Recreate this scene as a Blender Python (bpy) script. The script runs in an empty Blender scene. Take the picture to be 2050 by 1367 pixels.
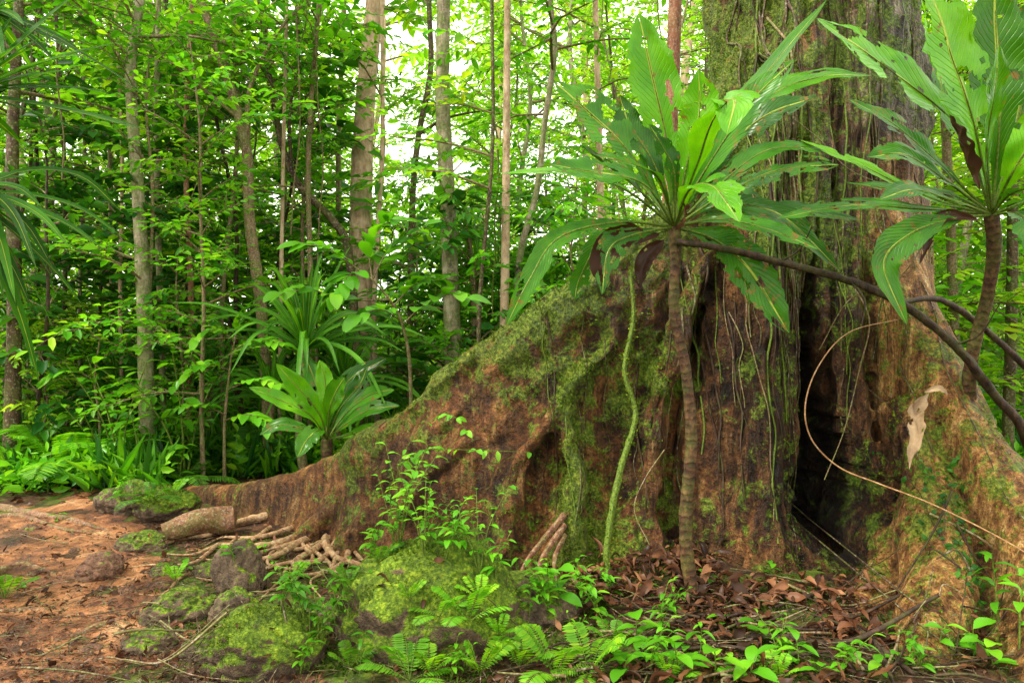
import bpy, bmesh, math, random
import numpy as np
from mathutils import Vector, Matrix, noise
from mathutils.bvhtree import BVHTree
R = random.Random(7)
NR = np.random.RandomState(5)
F = 1480.0; CH = 1.5
scene = bpy.context.scene
col = scene.collection

# ---------------------------------------------------------------- helpers
def nz(x, y, z=0.0): return noise.noise(Vector((x, y, z)))
def at(u, v, d): return np.array(((u-1025)/F*d, d, CH-(v-683.5)/F*d))
def sst(a, b, x):
    t = min(1, max(0, (x-a)/(b-a))); return t*t*(3-2*t)
def gz(x, y):
    h = 0.06*nz(x*.45, y*.45, 3)+0.025*nz(x*1.7, y*1.7, 9)+0.008*nz(x*6, y*6, 2)
    h += 0.045*max(0, min(y, 60)-8.0)+0.02*max(0, abs(x)-10)
    if x > 0.6: h += 0.07*sst(0.6, 1.6, x)*sst(3.2, 4.2, y)
    h += 0.10*math.exp(-((x+3.2)**2/1.5+(y-7.0)**2/.5))
    h += 0.13*math.exp(-((x-.9)**2/.25+(y-4.55)**2/.10))
    return h
def pmask(x,y):
    e=np.interp(y,[1.5,3.3,4.2,5.0,5.8,6.4,7.2],[-1.3,-1.60,-2.0,-2.2,-2.65,-3.15,-3.7])
    m=(e-x)*1.1+.35*nz(x*1.5,y*1.5,5)+.16*nz(x*5,y*5,1)
    m2=(6.5-y+.35*(x+4)*-.3)*1.2+.3*nz(x*1.6,y*1.2,8)
    return max(-1,min(.5,m,m2))
def pz(x,y):
    m=pmask(x,y); return gz(x,y)+.03*m+.006*nz(x*14,y*14,4)*(m>0)+.030*nz(x*3.4,y*3.4,7)-(0.0 if m>-.5 else .1)
def surf(x,y):
    z=gz(x,y)
    if pmask(x,y)>-.4: z=max(z,pz(x,y))
    return z
def ground_at(u, v):
    d = CH*F/max(30, v-683.5)
    for _ in range(8):
        x = (u-1025)/F*d
        d = (CH-gz(x, d))*F/max(30, v-683.5)
    x = (u-1025)/F*d
    return np.array((x, d, surf(x, d)))
def catmull(P, n):
    P = np.array(P, float)
    if len(P) == 2: 
        t = np.linspace(0, 1, n)[:, None]; return P[0]*(1-t)+P[1]*t
    Q = np.vstack([2*P[0]-P[1], P, 2*P[-1]-P[-2]])
    k = len(P)-1
    out = []
    for s in np.linspace(0, k, n):
        i = min(int(s), k-1); t = s-i
        a, b, c, d = Q[i], Q[i+1], Q[i+2], Q[i+3]
        out.append(.5*((2*b)+(c-a)*t+(2*a-5*b+4*c-d)*t*t+(3*b-a-3*c+d)*t**3))
    return np.array(out)
def nrm(v): 
    l = np.linalg.norm(v); return v/l if l > 1e-9 else v
class MB:
    def __init__(s): s.V=[]; s.L=[]; s.T=[]; s.UV=[]; s.M=[]; s.n=0
    def add(s, V, Fc, UV=None, mat=0):
        V=np.asarray(V,float); Fc=np.asarray(Fc,int)
        if len(Fc)==0: return
        if UV is None: UV=np.zeros((len(V),2))
        s.V.append(V); s.L.append((Fc+s.n).ravel()); s.T.append(np.full(len(Fc),Fc.shape[1]))
        s.UV.append(np.asarray(UV)[Fc.ravel()]); s.M.append(np.full(len(Fc),mat)); s.n+=len(V)
    def inst(s, tm, mats, mat=None):
        mats=np.asarray(mats)
        if len(mats)==0: return
        for (V,Fc,UV,m) in tm:
            Vh=np.c_[V,np.ones(len(V))]
            W=np.einsum('nij,kj->nki',mats,Vh)[:,:,:3].reshape(-1,3)
            off=(np.arange(len(mats))*len(V))[:,None,None]
            FF=(Fc[None]+off).reshape(-1,Fc.shape[1])
            s.add(W,FF,np.tile(UV,(len(mats),1)),m if mat is None else mat)
    def template(s):
        out=[]; n=0
        for V,L,T,M in zip(s.V,s.L,s.T,s.M):
            Fc=(L-n).reshape(-1,T[0]); out.append((V,Fc,np.zeros((len(V),2)),M[0])); n+=len(V)
        return out
    def mesh(s, name, mats, origin=(0,0,0), smooth=True):
        me=bpy.data.meshes.new(name)
        V=np.vstack(s.V)-np.array(origin); L=np.concatenate(s.L); T=np.concatenate(s.T)
        me.vertices.add(len(V)); me.vertices.foreach_set('co',V.ravel().astype(np.float32))
        me.loops.add(len(L)); me.loops.foreach_set('vertex_index',L.astype(np.int32))
        me.polygons.add(len(T))
        st=np.concatenate([[0],np.cumsum(T)[:-1]])
        me.polygons.foreach_set('loop_start',st.astype(np.int32))
        try: me.polygons.foreach_set('loop_total',T.astype(np.int32))
        except Exception: pass
        me.polygons.foreach_set('material_index',np.concatenate(s.M).astype(np.int32))
        uv=me.uv_layers.new(name='UVMap'); uv.data.foreach_set('uv',np.vstack(s.UV).ravel().astype(np.float32))
        for m in mats: me.materials.append(m)
        me.update(calc_edges=True)
        me.polygons.foreach_set('use_smooth',np.full(len(T),smooth))
        me.update()
        return me
def frames(P,D,U,S):
    P=np.atleast_2d(P);D=np.atleast_2d(D);U=np.atleast_2d(U)
    D=D/np.linalg.norm(D,axis=1,keepdims=True)
    X=np.cross(D,U); X/=np.maximum(1e-6,np.linalg.norm(X,axis=1,keepdims=True)); Z=np.cross(X,D)
    n=len(P); S=np.broadcast_to(np.asarray(S,float).reshape(-1,1),(n,1))
    M=np.zeros((n,4,4)); M[:,:3,0]=X*S; M[:,:3,1]=D*S; M[:,:3,2]=Z*S; M[:,:3,3]=P; M[:,3,3]=1
    return M
def tube(mb, pts, radii, sides=8, n=None, mat=0, rough=0.0, seed=0, cap=True):
    n = n or max(4, len(pts)*4)
    C=catmull(pts,n); r=np.interp(np.linspace(0,1,n),np.linspace(0,1,len(radii)),radii)
    T=np.gradient(C,axis=0); T/=np.maximum(1e-9,np.linalg.norm(T,axis=1,keepdims=True))
    a=np.array((1.,0,0)) if abs(T[0][0])<.8 else np.array((0,1.,0))
    X=nrm(np.cross(T[0],a)); V=[];UV=[]; L=0
    for i in range(n):
        X=nrm(X-T[i]*np.dot(X,T[i])); Y=np.cross(T[i],X)
        if i: L+=np.linalg.norm(C[i]-C[i-1])
        for j in range(sides+1):
            an=2*math.pi*(j%sides)/sides
            rr=r[i]*(1+(rough*nz(math.cos(an)*1.5+seed,math.sin(an)*1.5,L/max(r[i],.004)*.5) if rough else 0))
            V.append(C[i]+(X*math.cos(an)+Y*math.sin(an))*rr); UV.append((j/sides,L))
    Fc=[(i*(sides+1)+j,i*(sides+1)+j+1,(i+1)*(sides+1)+j+1,(i+1)*(sides+1)+j) for i in range(n-1) for j in range(sides)]
    mb.add(V,Fc,UV,mat)
    if cap and r[-1]>0.004:
        b=(n-1)*(sides+1); ring=V[b:b+sides]+[C[-1]+T[-1]*r[-1]*.4]
        mb.add(ring,[(j,(j+1)%sides,sides) for j in range(sides)],None,mat)
    return C
def bigleaf(mb, pts, width, face=(0,-1,0.3), shape='obov', nseg=22, nc=6, fold=.22, wave=.05, dmg=0.0, seed=0, mat=0, twist=0.0, jag=.05):
    C=catmull(pts,nseg+1); T=np.gradient(C,axis=0); T/=np.maximum(1e-9,np.linalg.norm(T,axis=1,keepdims=True))
    h=nrm(np.array(face,float)); V=[];UV=[]
    for i in range(nseg+1):
        t=i/nseg
        if shape=='obov': w=max(.045*(1-t),(math.sin(math.pi*min(1,t)**1.5))**.8 if t<1 else 0)*(0.35+.65*sst(0,.45,t))
        elif shape=='strap': w=min(1,.55+1.2*t)*max(0,1-t**3.0)**.8
        else: w=max(.03*(1-t),math.sin(math.pi*t**.95)**.85 if 0<t<1 else 0)
        w*=width*.5
        hh=h
        if twist:
            q=Matrix.Rotation(twist*t,3,Vector(T[i])); hh=np.array(q@Vector(h))
        S=nrm(np.cross(T[i],hh)); N=np.cross(S,T[i])
        for j in range(nc+1):
            x=-1+2*j/nc
            rip=wave*math.sin(t*26+seed+(1.5 if x>0 else 0))*abs(x)+wave*1.2*nz(t*5+seed,x*2)
            edge=1+(jag*1.2*nz(t*9,x*3+seed)+jag*nz(t*34,x*3+seed))*abs(x)**2
            V.append(C[i]+S*x*w*edge+N*(fold*abs(x)**1.3*w+rip*width*.5*min(1,w/(width*.25+1e-6))))
            UV.append((j/nc,t))
    Fc=[]
    for i in range(nseg):
        for j in range(nc):
            x=abs(-1+2*(j+.5)/nc); t=(i+.5)/nseg
            if dmg and t>.25:
                if nz(t*9+seed*3.1,(j/nc)*3.3,seed)>.62-dmg*.6-.22*x: continue
                if nz(t*25+seed,(j/nc)*8,seed+5)>.75-dmg*.5: continue
            a=i*(nc+1)+j; Fc.append((a,a+1,a+nc+2,a+nc+1))
    mb.add(V,Fc,UV,mat)
def mkobj(me,name,parent=None,loc=(0,0,0),rot=None,scale=None,**props):
    o=bpy.data.objects.new(name,me); col.objects.link(o)
    o.location=loc
    if rot: o.rotation_euler=rot
    if scale is not None: o.scale=(scale,)*3 if np.isscalar(scale) else scale
    if parent: o.parent=parent
    for k,v in props.items(): o[k]=v
    return o

# ---------------------------------------------------------------- materials
class NT:
    def __init__(s,name):
        s.m=bpy.data.materials.new(name); s.m.use_nodes=True; s.t=s.m.node_tree; s.t.nodes.clear()
        s.out=s.t.nodes.new('ShaderNodeOutputMaterial')
    def n(s,typ,ins=None,**kw):
        x=s.t.nodes.new('ShaderNode'+typ)
        for k,v in kw.items(): setattr(x,k,v)
        for k,v in (ins or {}).items(): s.set(x.inputs[k],v)
        return x
    def set(s,i,v):
        if isinstance(v,bpy.types.NodeSocket): s.t.links.new(v,i)
        elif isinstance(v,bpy.types.Node): s.t.links.new(v.outputs[0],i)
        else:
            if isinstance(v,(tuple,list)) and len(v)==3 and i.type=='RGBA': v=(*v,1)
            i.default_value=v
    def noise(s,scale,detail=5,rough=.6,vec=None,dist=0):
        x=s.n('TexNoise',{'Scale':scale,'Detail':detail,'Roughness':rough,'Distortion':dist})
        if vec is not None: s.set(x.inputs['Vector'],vec)
        return x.outputs['Fac']
    def ramp(s,fac,stops,interp='LINEAR'):
        x=s.n('ValToRGB'); x.color_ramp.interpolation=interp; e=x.color_ramp.elements
        while len(e)<len(stops): e.new(.5)
        for a,(p,c) in zip(e,stops):
            a.position=p; a.color=(*c,1) if isinstance(c,(tuple,list)) else (c,c,c,1)
        s.set(x.inputs[0],fac); return x.outputs[0]
    def mix(s,f,a,b,mode='MIX'):
        x=s.n('Mix',data_type='RGBA',blend_type=mode); s.set(x.inputs[0],f); s.set(x.inputs[6],a); s.set(x.inputs[7],b); return x.outputs[2]
    def math(s,op,a,b=0,clamp=False):
        x=s.n('Math',operation=op,use_clamp=clamp); s.set(x.inputs[0],a); s.set(x.inputs[1],b); return x.outputs[0]
    def bump(s,h,strength=.5,dist=.02):
        return s.n('Bump',{'Strength':strength,'Distance':dist,'Height':h}).outputs[0]
    def finish(s,color,rough=.6,normal=None,spec=.4,trans=0,tcol=None):
        p=s.n('BsdfPrincipled',{'Base Color':color,'Roughness':rough,'Specular IOR Level':spec})
        if normal is not None: s.set(p.inputs['Normal'],normal)
        o=p.outputs[0]
        if trans:
            tr=s.n('BsdfTranslucent',{'Color':tcol if tcol is not None else color})
            o=s.n('MixShader',{0:trans,1:o,2:tr.outputs[0]}).outputs[0]
        s.t.links.new(o,s.out.inputs[0]); return s.m

def leafmat(name,stops,trans=.45,rough=.4,tint=(1.5,1.35,.35),spec=.3):
    a=NT(name); g=a.n('NewGeometry'); oi=a.n('ObjectInfo')
    f=a.math('ADD',a.math('MULTIPLY',g.outputs['Random Per Island'],.65),a.math('MULTIPLY',oi.outputs['Random'],.35))
    c=a.ramp(f,stops)
    nzv=a.noise(1.3,1,.5,g.outputs['Position'])
    c=a.mix(1,c,a.ramp(nzv,[(.3,.6),(.7,1.35)]),'MULTIPLY')
    tc=a.mix(1,c,tint,'MULTIPLY')
    return a.finish(c,rough,None,spec,trans,tc)
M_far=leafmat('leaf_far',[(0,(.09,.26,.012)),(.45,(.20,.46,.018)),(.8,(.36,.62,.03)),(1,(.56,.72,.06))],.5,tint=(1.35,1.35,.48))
M_mid=leafmat('leaf_mid',[(0,(.026,.13,.010)),(.4,(.080,.30,.014)),(.8,(.21,.50,.02)),(.96,(.40,.60,.03)),(1,(.6,.48,.04))],.5,.36,tint=(1.4,1.4,.42),spec=.2)
M_dark=leafmat('leaf_dark',[(0,(.010,.065,.010)),(.5,(.03,.14,.016)),(.9,(.09,.29,.02)),(1,(.28,.48,.02))],.42,.32,spec=.2)
M_near=leafmat('leaf_near',[(0,(.045,.20,.008)),(.5,(.11,.36,.012)),(.9,(.23,.51,.02)),(1,(.44,.56,.03))],.4,.33,tint=(1.4,1.4,.4))
M_moss=leafmat('moss_tuft',[(0,(.020,.048,.004)),(.5,(.075,.145,.008)),(1,(.26,.36,.02))],.3,.7,(1.2,1.2,.6),.1)
M_litter=leafmat('dead_leaf',[(0,(.014,.008,.005)),(.3,(.045,.019,.010)),(.5,(.10,.040,.018)),(.68,(.15,.062,.028)),(.82,(.27,.13,.055)),(.93,(.42,.28,.15)),(1,(.50,.42,.08))],.12,.45,(1.2,.9,.7),.2)

def biglm(name,base,light,brown=0.0,spec=.35,rough=.3,rn=((.42,.5,.42),(1.45,1.3,.9)),trans=.42):
    a=NT(name); uv=a.n('UVMap').outputs[0]; sp=a.n('SeparateXYZ',{0:uv}); g=a.n('NewGeometry')
    ax=a.math('ABSOLUTE',a.math('SUBTRACT',sp.outputs[0],.5))
    mid=a.ramp(ax,[(.0,1.),(.018,1.),(.038,0.)])
    ph=a.math('SUBTRACT',a.math('MULTIPLY',sp.outputs[1],26.),a.math('MULTIPLY',ax,9.))
    fr=a.math('ABSOLUTE',a.math('SUBTRACT',a.math('FRACT',ph),.5))
    vein=a.ramp(fr,[(0,1.),(.06,.3),(.16,0.)])
    ns=a.noise(5,4,.6,g.outputs['Position'])
    c=a.mix(a.ramp(ns,[(.3,0.),(.7,1.)]),base,light)
    rnd=a.ramp(g.outputs['Random Per Island'],[(0,rn[0]),(.5,(1,1,1)),(1,rn[1])])
    c=a.mix(1,c,rnd,'MULTIPLY')
    c=a.mix(a.math('MULTIPLY',vein,.3),c,(light[0]*1.6,light[1]*1.3,light[2]*2))
    c=a.mix(a.math('MULTIPLY',mid,.85),c,(.42,.50,.08))
    if brown:
        bn=a.noise(14,4,.7,g.outputs['Position'])
        c=a.mix(a.ramp(bn,[(.66-brown*.2,0.),(.74-brown*.2,1.)]),c,(.20,.11,.02))
    h=a.math('ADD',a.math('MULTIPLY',vein,-.6),a.math('MULTIPLY',mid,1.2))
    return a.finish(c,rough,a.bump(h,.6,.008),spec,trans,a.mix(1,c,(1.5,1.4,.35),'MULTIPLY'))
M_big=biglm('rosette_leaf',(.016,.095,.004),(.055,.21,.006),.40,.25,.28,trans=.30)
M_bigb=biglm('rosette_leaf_bright',(.050,.23,.005),(.13,.38,.007),.2,.28,.27,trans=.32)
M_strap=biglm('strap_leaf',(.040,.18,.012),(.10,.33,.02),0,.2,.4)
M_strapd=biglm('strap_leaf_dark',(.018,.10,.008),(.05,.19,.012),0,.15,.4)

def bark(name,c1,c2,c3,moss=.3,scale=1.0,ring=0.0,bumpd=.02,stretch=.3,lichen=(.45,.43,.32),lich=.5):
    a=NT(name); oc=a.n('TexCoord').outputs['Object']
    mp=a.n('Mapping',{'Vector':oc,'Scale':(1,1,stretch)}).outputs[0]
    n1=a.noise(9*scale,5,.68,mp); n2=a.noise(3*scale,3,.6,oc); n3=a.noise(22*scale,3,.6,oc)
    c=a.ramp(n1,[(.3,c1),(.5,c2),(.72,c3)])
    c=a.mix(a.ramp(n3,[(.56-.1*lich,0.),(.64-.1*lich,1.)]),c,a.mix(.35 if lich>.05 else 0.,c,lichen))
    mm=a.math('MULTIPLY',a.ramp(n2,[(.5-moss*.3,0.),(.66-moss*.3,1.)]),moss*1.6,True)
    c=a.mix(mm,c,a.ramp(n3,[(.3,(.03,.06,.008)),(.7,(.15,.22,.015))]))
    h=n1
    if ring:
        z=a.n('SeparateXYZ',{0:a.n('UVMap').outputs[0]}).outputs[1]
        rw=a.math('SINE',a.math('ADD',a.math('MULTIPLY',z,ring),a.math('MULTIPLY',n1,12)))
        h=a.math('ADD',n1,a.math('MULTIPLY',rw,.12)); c=a.mix(a.math('MULTIPLY',a.ramp(rw,[(.6,0.),(.98,1.)]),.3),c,c3)
    return a.finish(c,.7,a.bump(h,.9,bumpd),.3)
B_pale=bark('bark_pale',(.20,.11,.06),(.48,.32,.20),(.70,.54,.38),.1,1.6,0,.02,.5)
B_grey=bark('bark_grey',(.07,.055,.035),(.25,.195,.13),(.50,.43,.32),.4,1.6,0,.02,.35)
B_dark=bark('bark_dark',(.020,.010,.006),(.06,.032,.017),(.14,.09,.048),.25,2,0,.015,.4,lich=.1)
B_black=bark('bark_blackish',(.010,.005,.003),(.034,.017,.010),(.09,.05,.03),.12,3,0,.015,.4,lich=0)
B_thin=bark('bark_thin',(.05,.026,.013),(.15,.085,.042),(.29,.19,.11),.3,3,0,.01,.4)
B_red=bark('bark_red',(.12,.035,.018),(.25,.09,.045),(.36,.18,.10),.1,2,0,.01,.4)
B_ring=bark('bark_ringed_stem',(.010,.005,.003),(.045,.019,.008),(.16,.08,.032),.18,3,150,.010,.7,lich=.05)
B_root=bark('bark_root',(.10,.045,.02),(.30,.16,.075),(.52,.36,.20),.15,3,0,.012,1.,lich=.3)
B_rootd=bark('bark_root_dark',(.05,.02,.010),(.15,.065,.030),(.28,.15,.075),.2,3,0,.012,1.,lich=.1)
B_vine=bark('bark_vine',(.03,.035,.008),(.085,.095,.02),(.17,.18,.045),.9,4,0,.01,.5,lich=.2)
B_tan=bark('vine_tan',(.14,.06,.025),(.26,.13,.05),(.38,.21,.09),.0,4,0,.004,.3,lich=.1)

def giant_mat():
    a=NT('giant_bark'); oc=a.n('TexCoord').outputs['Object']; g=a.n('NewGeometry')
    mp=a.n('Mapping',{'Vector':oc,'Scale':(1,1,.15)}).outputs[0]
    def at_(n): return a.n('Attribute',attribute_name=n).outputs['Fac']
    big=a.noise(3.0,5,.72,oc,.6); st=a.noise(12,5,.76,mp,.3); fine=a.noise(42,4,.76,oc); mid=a.noise(8,6,.76,oc,.5)
    c=a.ramp(big,[(.37,(.007,.003,.002)),(.46,(.042,.015,.006)),(.55,(.185,.062,.015)),(.67,(.44,.21,.06))])
    c2=a.ramp(st,[(.38,(.005,.003,.002)),(.49,(.052,.021,.008)),(.60,(.23,.10,.030)),(.71,(.58,.40,.17))])
    sf=a.n('MapRange',{0:at_('streak'),1:0.,2:1.,3:.35,4:.8}).outputs[0]
    c=a.mix(sf,c,c2)
    gold=a.math('MULTIPLY',at_('gold'),a.ramp(mid,[(.36,.2),(.55,.95)]),True)
    c=a.mix(gold,c,a.ramp(st,[(.36,(.06,.022,.006)),(.47,(.28,.115,.028)),(.59,(.50,.28,.085)),(.71,(.70,.54,.27))]))
    pale=a.ramp(mid,[(.60,0.),(.64,1.)])
    c=a.mix(a.math('MULTIPLY',pale,.48),c,(.58,.45,.22))
    c=a.mix(1,c,a.ramp(fine,[(.3,.28),(.5,1.),(.72,1.8)]),'MULTIPLY')
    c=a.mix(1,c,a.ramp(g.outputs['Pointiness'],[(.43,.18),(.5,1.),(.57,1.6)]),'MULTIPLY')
    c=a.mix(a.math('MULTIPLY',at_('wet'),.88),c,a.mix(1,c,(.20,.15,.10),'MULTIPLY'))  # damp bark tone that also paints the trunk centre's shade into the colour
    gc=a.mix(1,a.ramp(st,[(.38,(.010,.009,.006)),(.49,(.080,.070,.045)),(.58,(.25,.22,.155)),(.68,(.64,.61,.53))]),a.ramp(fine,[(.3,.5),(.7,1.4)]),'MULTIPLY')
    c=a.mix(at_('grey'),c,gc)
    mk=a.math('ADD',a.math('SUBTRACT',at_('moss'),.43),a.math('MULTIPLY',a.math('SUBTRACT',mid,.5),3.0))
    mk=a.ramp(mk,[(.0,0.),(.2,1.)])
    mcol=a.ramp(fine,[(.3,(.016,.038,.003)),(.48,(.080,.150,.007)),(.68,(.29,.40,.025))])
    c=a.mix(a.math('MULTIPLY',mk,.85),c,mcol)
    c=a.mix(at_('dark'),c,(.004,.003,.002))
    h=a.math('ADD',a.math('MULTIPLY',st,1.4),a.math('ADD',a.math('MULTIPLY',fine,.6),a.math('MULTIPLY',mid,1.2)))
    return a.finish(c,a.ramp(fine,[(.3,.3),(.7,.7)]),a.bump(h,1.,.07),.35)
M_giant=giant_mat()

def rock_mat(name,c1,c2,moss):
    a=NT(name); oc=a.n('TexCoord').outputs['Object']; g=a.n('NewGeometry')
    n1=a.noise(7,5,.65,oc); n2=a.noise(40,4,.75,oc); n3=a.noise(6,5,.72,oc)
    c=a.mix(1,a.ramp(n1,[(.3,c1),(.7,c2)]),a.ramp(n2,[(.3,.4),(.7,1.6)]),'MULTIPLY')
    z=a.n('SeparateXYZ',{0:g.outputs['Normal']}).outputs[2]
    mk=a.math('ADD',a.math('MULTIPLY',z,.6),a.math('ADD',a.math('MULTIPLY',n3,1.5),moss-1.4))
    mossc=a.mix(1,a.ramp(n2,[(.3,(.018,.038,.003)),(.5,(.085,.15,.006)),(.72,(.30,.38,.02))]),a.ramp(n1,[(.35,.5),(.62,1.25)]),'MULTIPLY')
    c=a.mix(a.ramp(mk,[(.18,0.),(.30,1.)]),c,mossc)
    h=a.math('ADD',n1,a.math('MULTIPLY',n2,.5))
    return a.finish(c,.75,a.bump(h,1.,.05),.25)
K_moss=rock_mat('rock_mossy',(.030,.020,.013),(.15,.10,.06),.78)
K_half=rock_mat('rock_half_mossy',(.040,.028,.018),(.22,.15,.095),.50)
K_red=rock_mat('rock_red',(.08,.038,.024),(.24,.13,.08),.25)

def ground_mat():
    a=NT('forest_floor'); g=a.n('NewGeometry'); p=g.outputs['Position']
    n1=a.noise(1.6,4,.6,p); n2=a.noise(14,6,.7,p); n3=a.noise(60,3,.7,p)
    c=a.ramp(n2,[(.3,(.010,.006,.004)),(.5,(.045,.020,.010)),(.7,(.15,.07,.03))])
    c=a.mix(a.ramp(n1,[(.46,0.),(.58,.85)]),c,a.ramp(n2,[(.35,(.015,.04,.005)),(.65,(.10,.17,.01))]))
    return a.finish(c,.85,a.bump(a.math('ADD',n2,a.math('MULTIPLY',n3,.4)),.9,.03),.2)
def path_mat():
    a=NT('path_soil'); g=a.n('NewGeometry'); p=g.outputs['Position']
    n1=a.noise(2.2,6,.68,p,.6); n2=a.noise(12,6,.7,p); n3=a.noise(90,3,.7,p)
    c=a.ramp(n1,[(.34,(.055,.020,.010)),(.44,(.18,.065,.025)),(.55,(.38,.155,.055)),(.68,(.60,.33,.16))])
    c=a.mix(1,c,a.ramp(n2,[(.3,.35),(.5,.95),(.7,1.25)]),'MULTIPLY')
    c=a.mix(1,c,a.ramp(n3,[(.3,.7),(.7,1.25)]),'MULTIPLY')
    return a.finish(c,a.ramp(n1,[(.35,.35),(.55,.75)]),a.bump(a.math('ADD',n2,a.math('MULTIPLY',n3,.3)),1.,.05),.35)
M_ground=ground_mat(); M_path=path_mat()

# ---------------------------------------------------------------- ground and path
def axis(lo,hi,step,far):
    c=list(np.arange(lo,hi,step)); s=step; x=lo
    L=[]
    while x>-far: s*=1.25; x-=s; L.append(x)
    H=[]; x=c[-1]; s=step
    while x<far: s*=1.25; x+=s; H.append(x)
    return np.array(L[::-1]+c+H)
def sheet(xs,ys,zf):
    V=[(x,y,zf(x,y)) for y in ys for x in xs]; w=len(xs)
    Fc=[(j*w+i,j*w+i+1,(j+1)*w+i+1,(j+1)*w+i) for j in range(len(ys)-1) for i in range(w-1)]
    return V,Fc
mb=MB(); V,Fc=sheet(axis(-5.5,4,.05,180),axis(2,9,.05,180),gz); mb.add(V,Fc)
mkobj(mb.mesh('ground',[M_ground]),'ground',kind='structure',label='dark brown forest floor scattered with rotting leaves',category='ground')
mb=MB(); V,Fc=sheet(np.arange(-9,-.7,.035),np.arange(1.2,7.6,.035),pz); mb.add(V,Fc)
mkobj(mb.mesh('path',[M_path]),'path',kind='structure',label='orange earth footpath with stones and roots',category='path')

# ---------------------------------------------------------------- leaf templates
def leaf_simple(w=.42,droop=.12,fold=.12):
    V=np.array([(0,0,0),(-w*.42,.3,fold),(-w*.45,.66,fold*.8-droop*.5),(0,1,-droop),(w*.45,.66,fold*.8-droop*.5),(w*.42,.3,fold)],float)
    return [(V,np.array([(0,3,2,1),(0,5,4,3)]),np.zeros((6,2)),0)]
def leaf_fine(w=.45,droop=.25,fold=.15,mat=0,wave=.03,seed=0):
    mb=MB(); pts=[(0,0,0),(0,.35,.05),(0,.7,-droop*.3),(0,1,-droop)]
    bigleaf(mb,pts,w,(0,0,1),'ell',8,4,fold,wave,0,seed,mat)
    V=mb.V[0]; Fc=mb.L[0].reshape(-1,4); uv=np.zeros((len(V),2)); uv[Fc.ravel()]=mb.UV[0]
    return [(V,Fc,uv,mat)]
LS=leaf_simple(); LN=leaf_simple(.15,.08,.03); LB=leaf_simple(.5,.2,.15)
LF=[leaf_fine(.46,.25,.15,0,.04,k) for k in range(3)]
def spray(rng,nl=11,L=.5,ls=.14,leaf=LS,twig=True,ang=55,mw=1,ml=0):
    mb=MB(); P=[];D=[];U=[];S=[]
    pts=[(0,0,0),(rng.uniform(-.04,.04),L*.5,.03),(rng.uniform(-.08,.08),L,-.06*L/.5)]
    C=catmull(pts,nl)
    for i in range(nl):
        t=i/(nl-1); s=-1 if i%2 else 1
        a=math.radians(ang*(1-.75*(t**3))+rng.uniform(-12,12))*s
        if i==nl-1: a=rng.uniform(-.2,.2)
        P.append(C[i]); D.append((math.sin(a),math.cos(a),rng.uniform(-.55,.1))); U.append((rng.uniform(-.45,.45),rng.uniform(-.45,.45),1))
        S.append(ls*rng.uniform(.6,1.2)*(.75+.4*math.sin(math.pi*min(1,t+.15))))
    mb.inst(leaf,frames(P,D,U,S),ml)
    if twig:
        tube(mb,pts,[.006,.002],3,5,mw,cap=False)
    return mb.template()
SP=[spray(R,R.choice([9,11,13]),R.uniform(.4,.6),R.uniform(.12,.17),R.choice([LS,LS,LB])) for _ in range(6)]
SPs=[spray(R,17,.5,.085,LS) for _ in range(3)]
SPb=[spray(R,6,.5,.24,LB,True,50) for _ in range(3)]
SPn=[spray(R,10,.55,.22,leaf_simple(.2,.2,.05),True,40) for _ in range(3)]
SPfar=[spray(R,9,.6,.2,LB,False) for _ in range(3)]+[spray(R,12,.6,.13,LS,False) for _ in range(2)]

def build_crown(rng,mb,trunk,zlo,nb,blen,sprs,tl=.45,dens=.17,droop=.15,r0=.014):
    T=len(trunk)
    for b in range(nb):
        f=zlo+(1-zlo)*((b+rng.random())/nb)
        p=trunk[min(T-1,int(f*(T-1)))]
        az=rng.uniform(0,2*math.pi); el=rng.uniform(.0,.8)
        L=blen*rng.uniform(.4,1.2)*(1-.45*max(0,(f-.6)/.4))
        d=np.array((math.cos(az)*math.cos(el),math.sin(az)*math.cos(el),math.sin(el)))
        side=nrm(np.cross(d,(0,0,1)))
        mid=p+d*L*.5+side*rng.uniform(-.12,.12)*L
        end=p+d*L+np.array((0,0,-droop*L))+side*rng.uniform(-.2,.2)*L
        tube(mb,[p,mid,end],[r0*L,r0*.3*L],4,6,1,cap=False)
        C=catmull([p,mid,end],14)
        k=max(3,int(L/dens)); P=[];D=[];U=[];S=[]
        for i in range(k):
            t=.25+.75*(i+rng.random()*.6)/k; q=C[min(13,int(t*13))]
            s=-1 if i%2 else 1; dd=d*.7+side*s*rng.uniform(.3,1.)+np.array((0,0,rng.uniform(-.45,.4)))
            if i==k-1: dd=end-mid
            P.append(q);D.append(dd);U.append((rng.uniform(-.4,.4),rng.uniform(-.4,.4),1));S.append(rng.uniform(.75,1.25)*tl/.45)
        M=frames(P,D,U,S)
        idx=[rng.randrange(len(sprs)) for _ in range(k)]
        for q in set(idx): mb.inst(sprs[q],M[[i for i in range(k) if idx[i]==q]])

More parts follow.
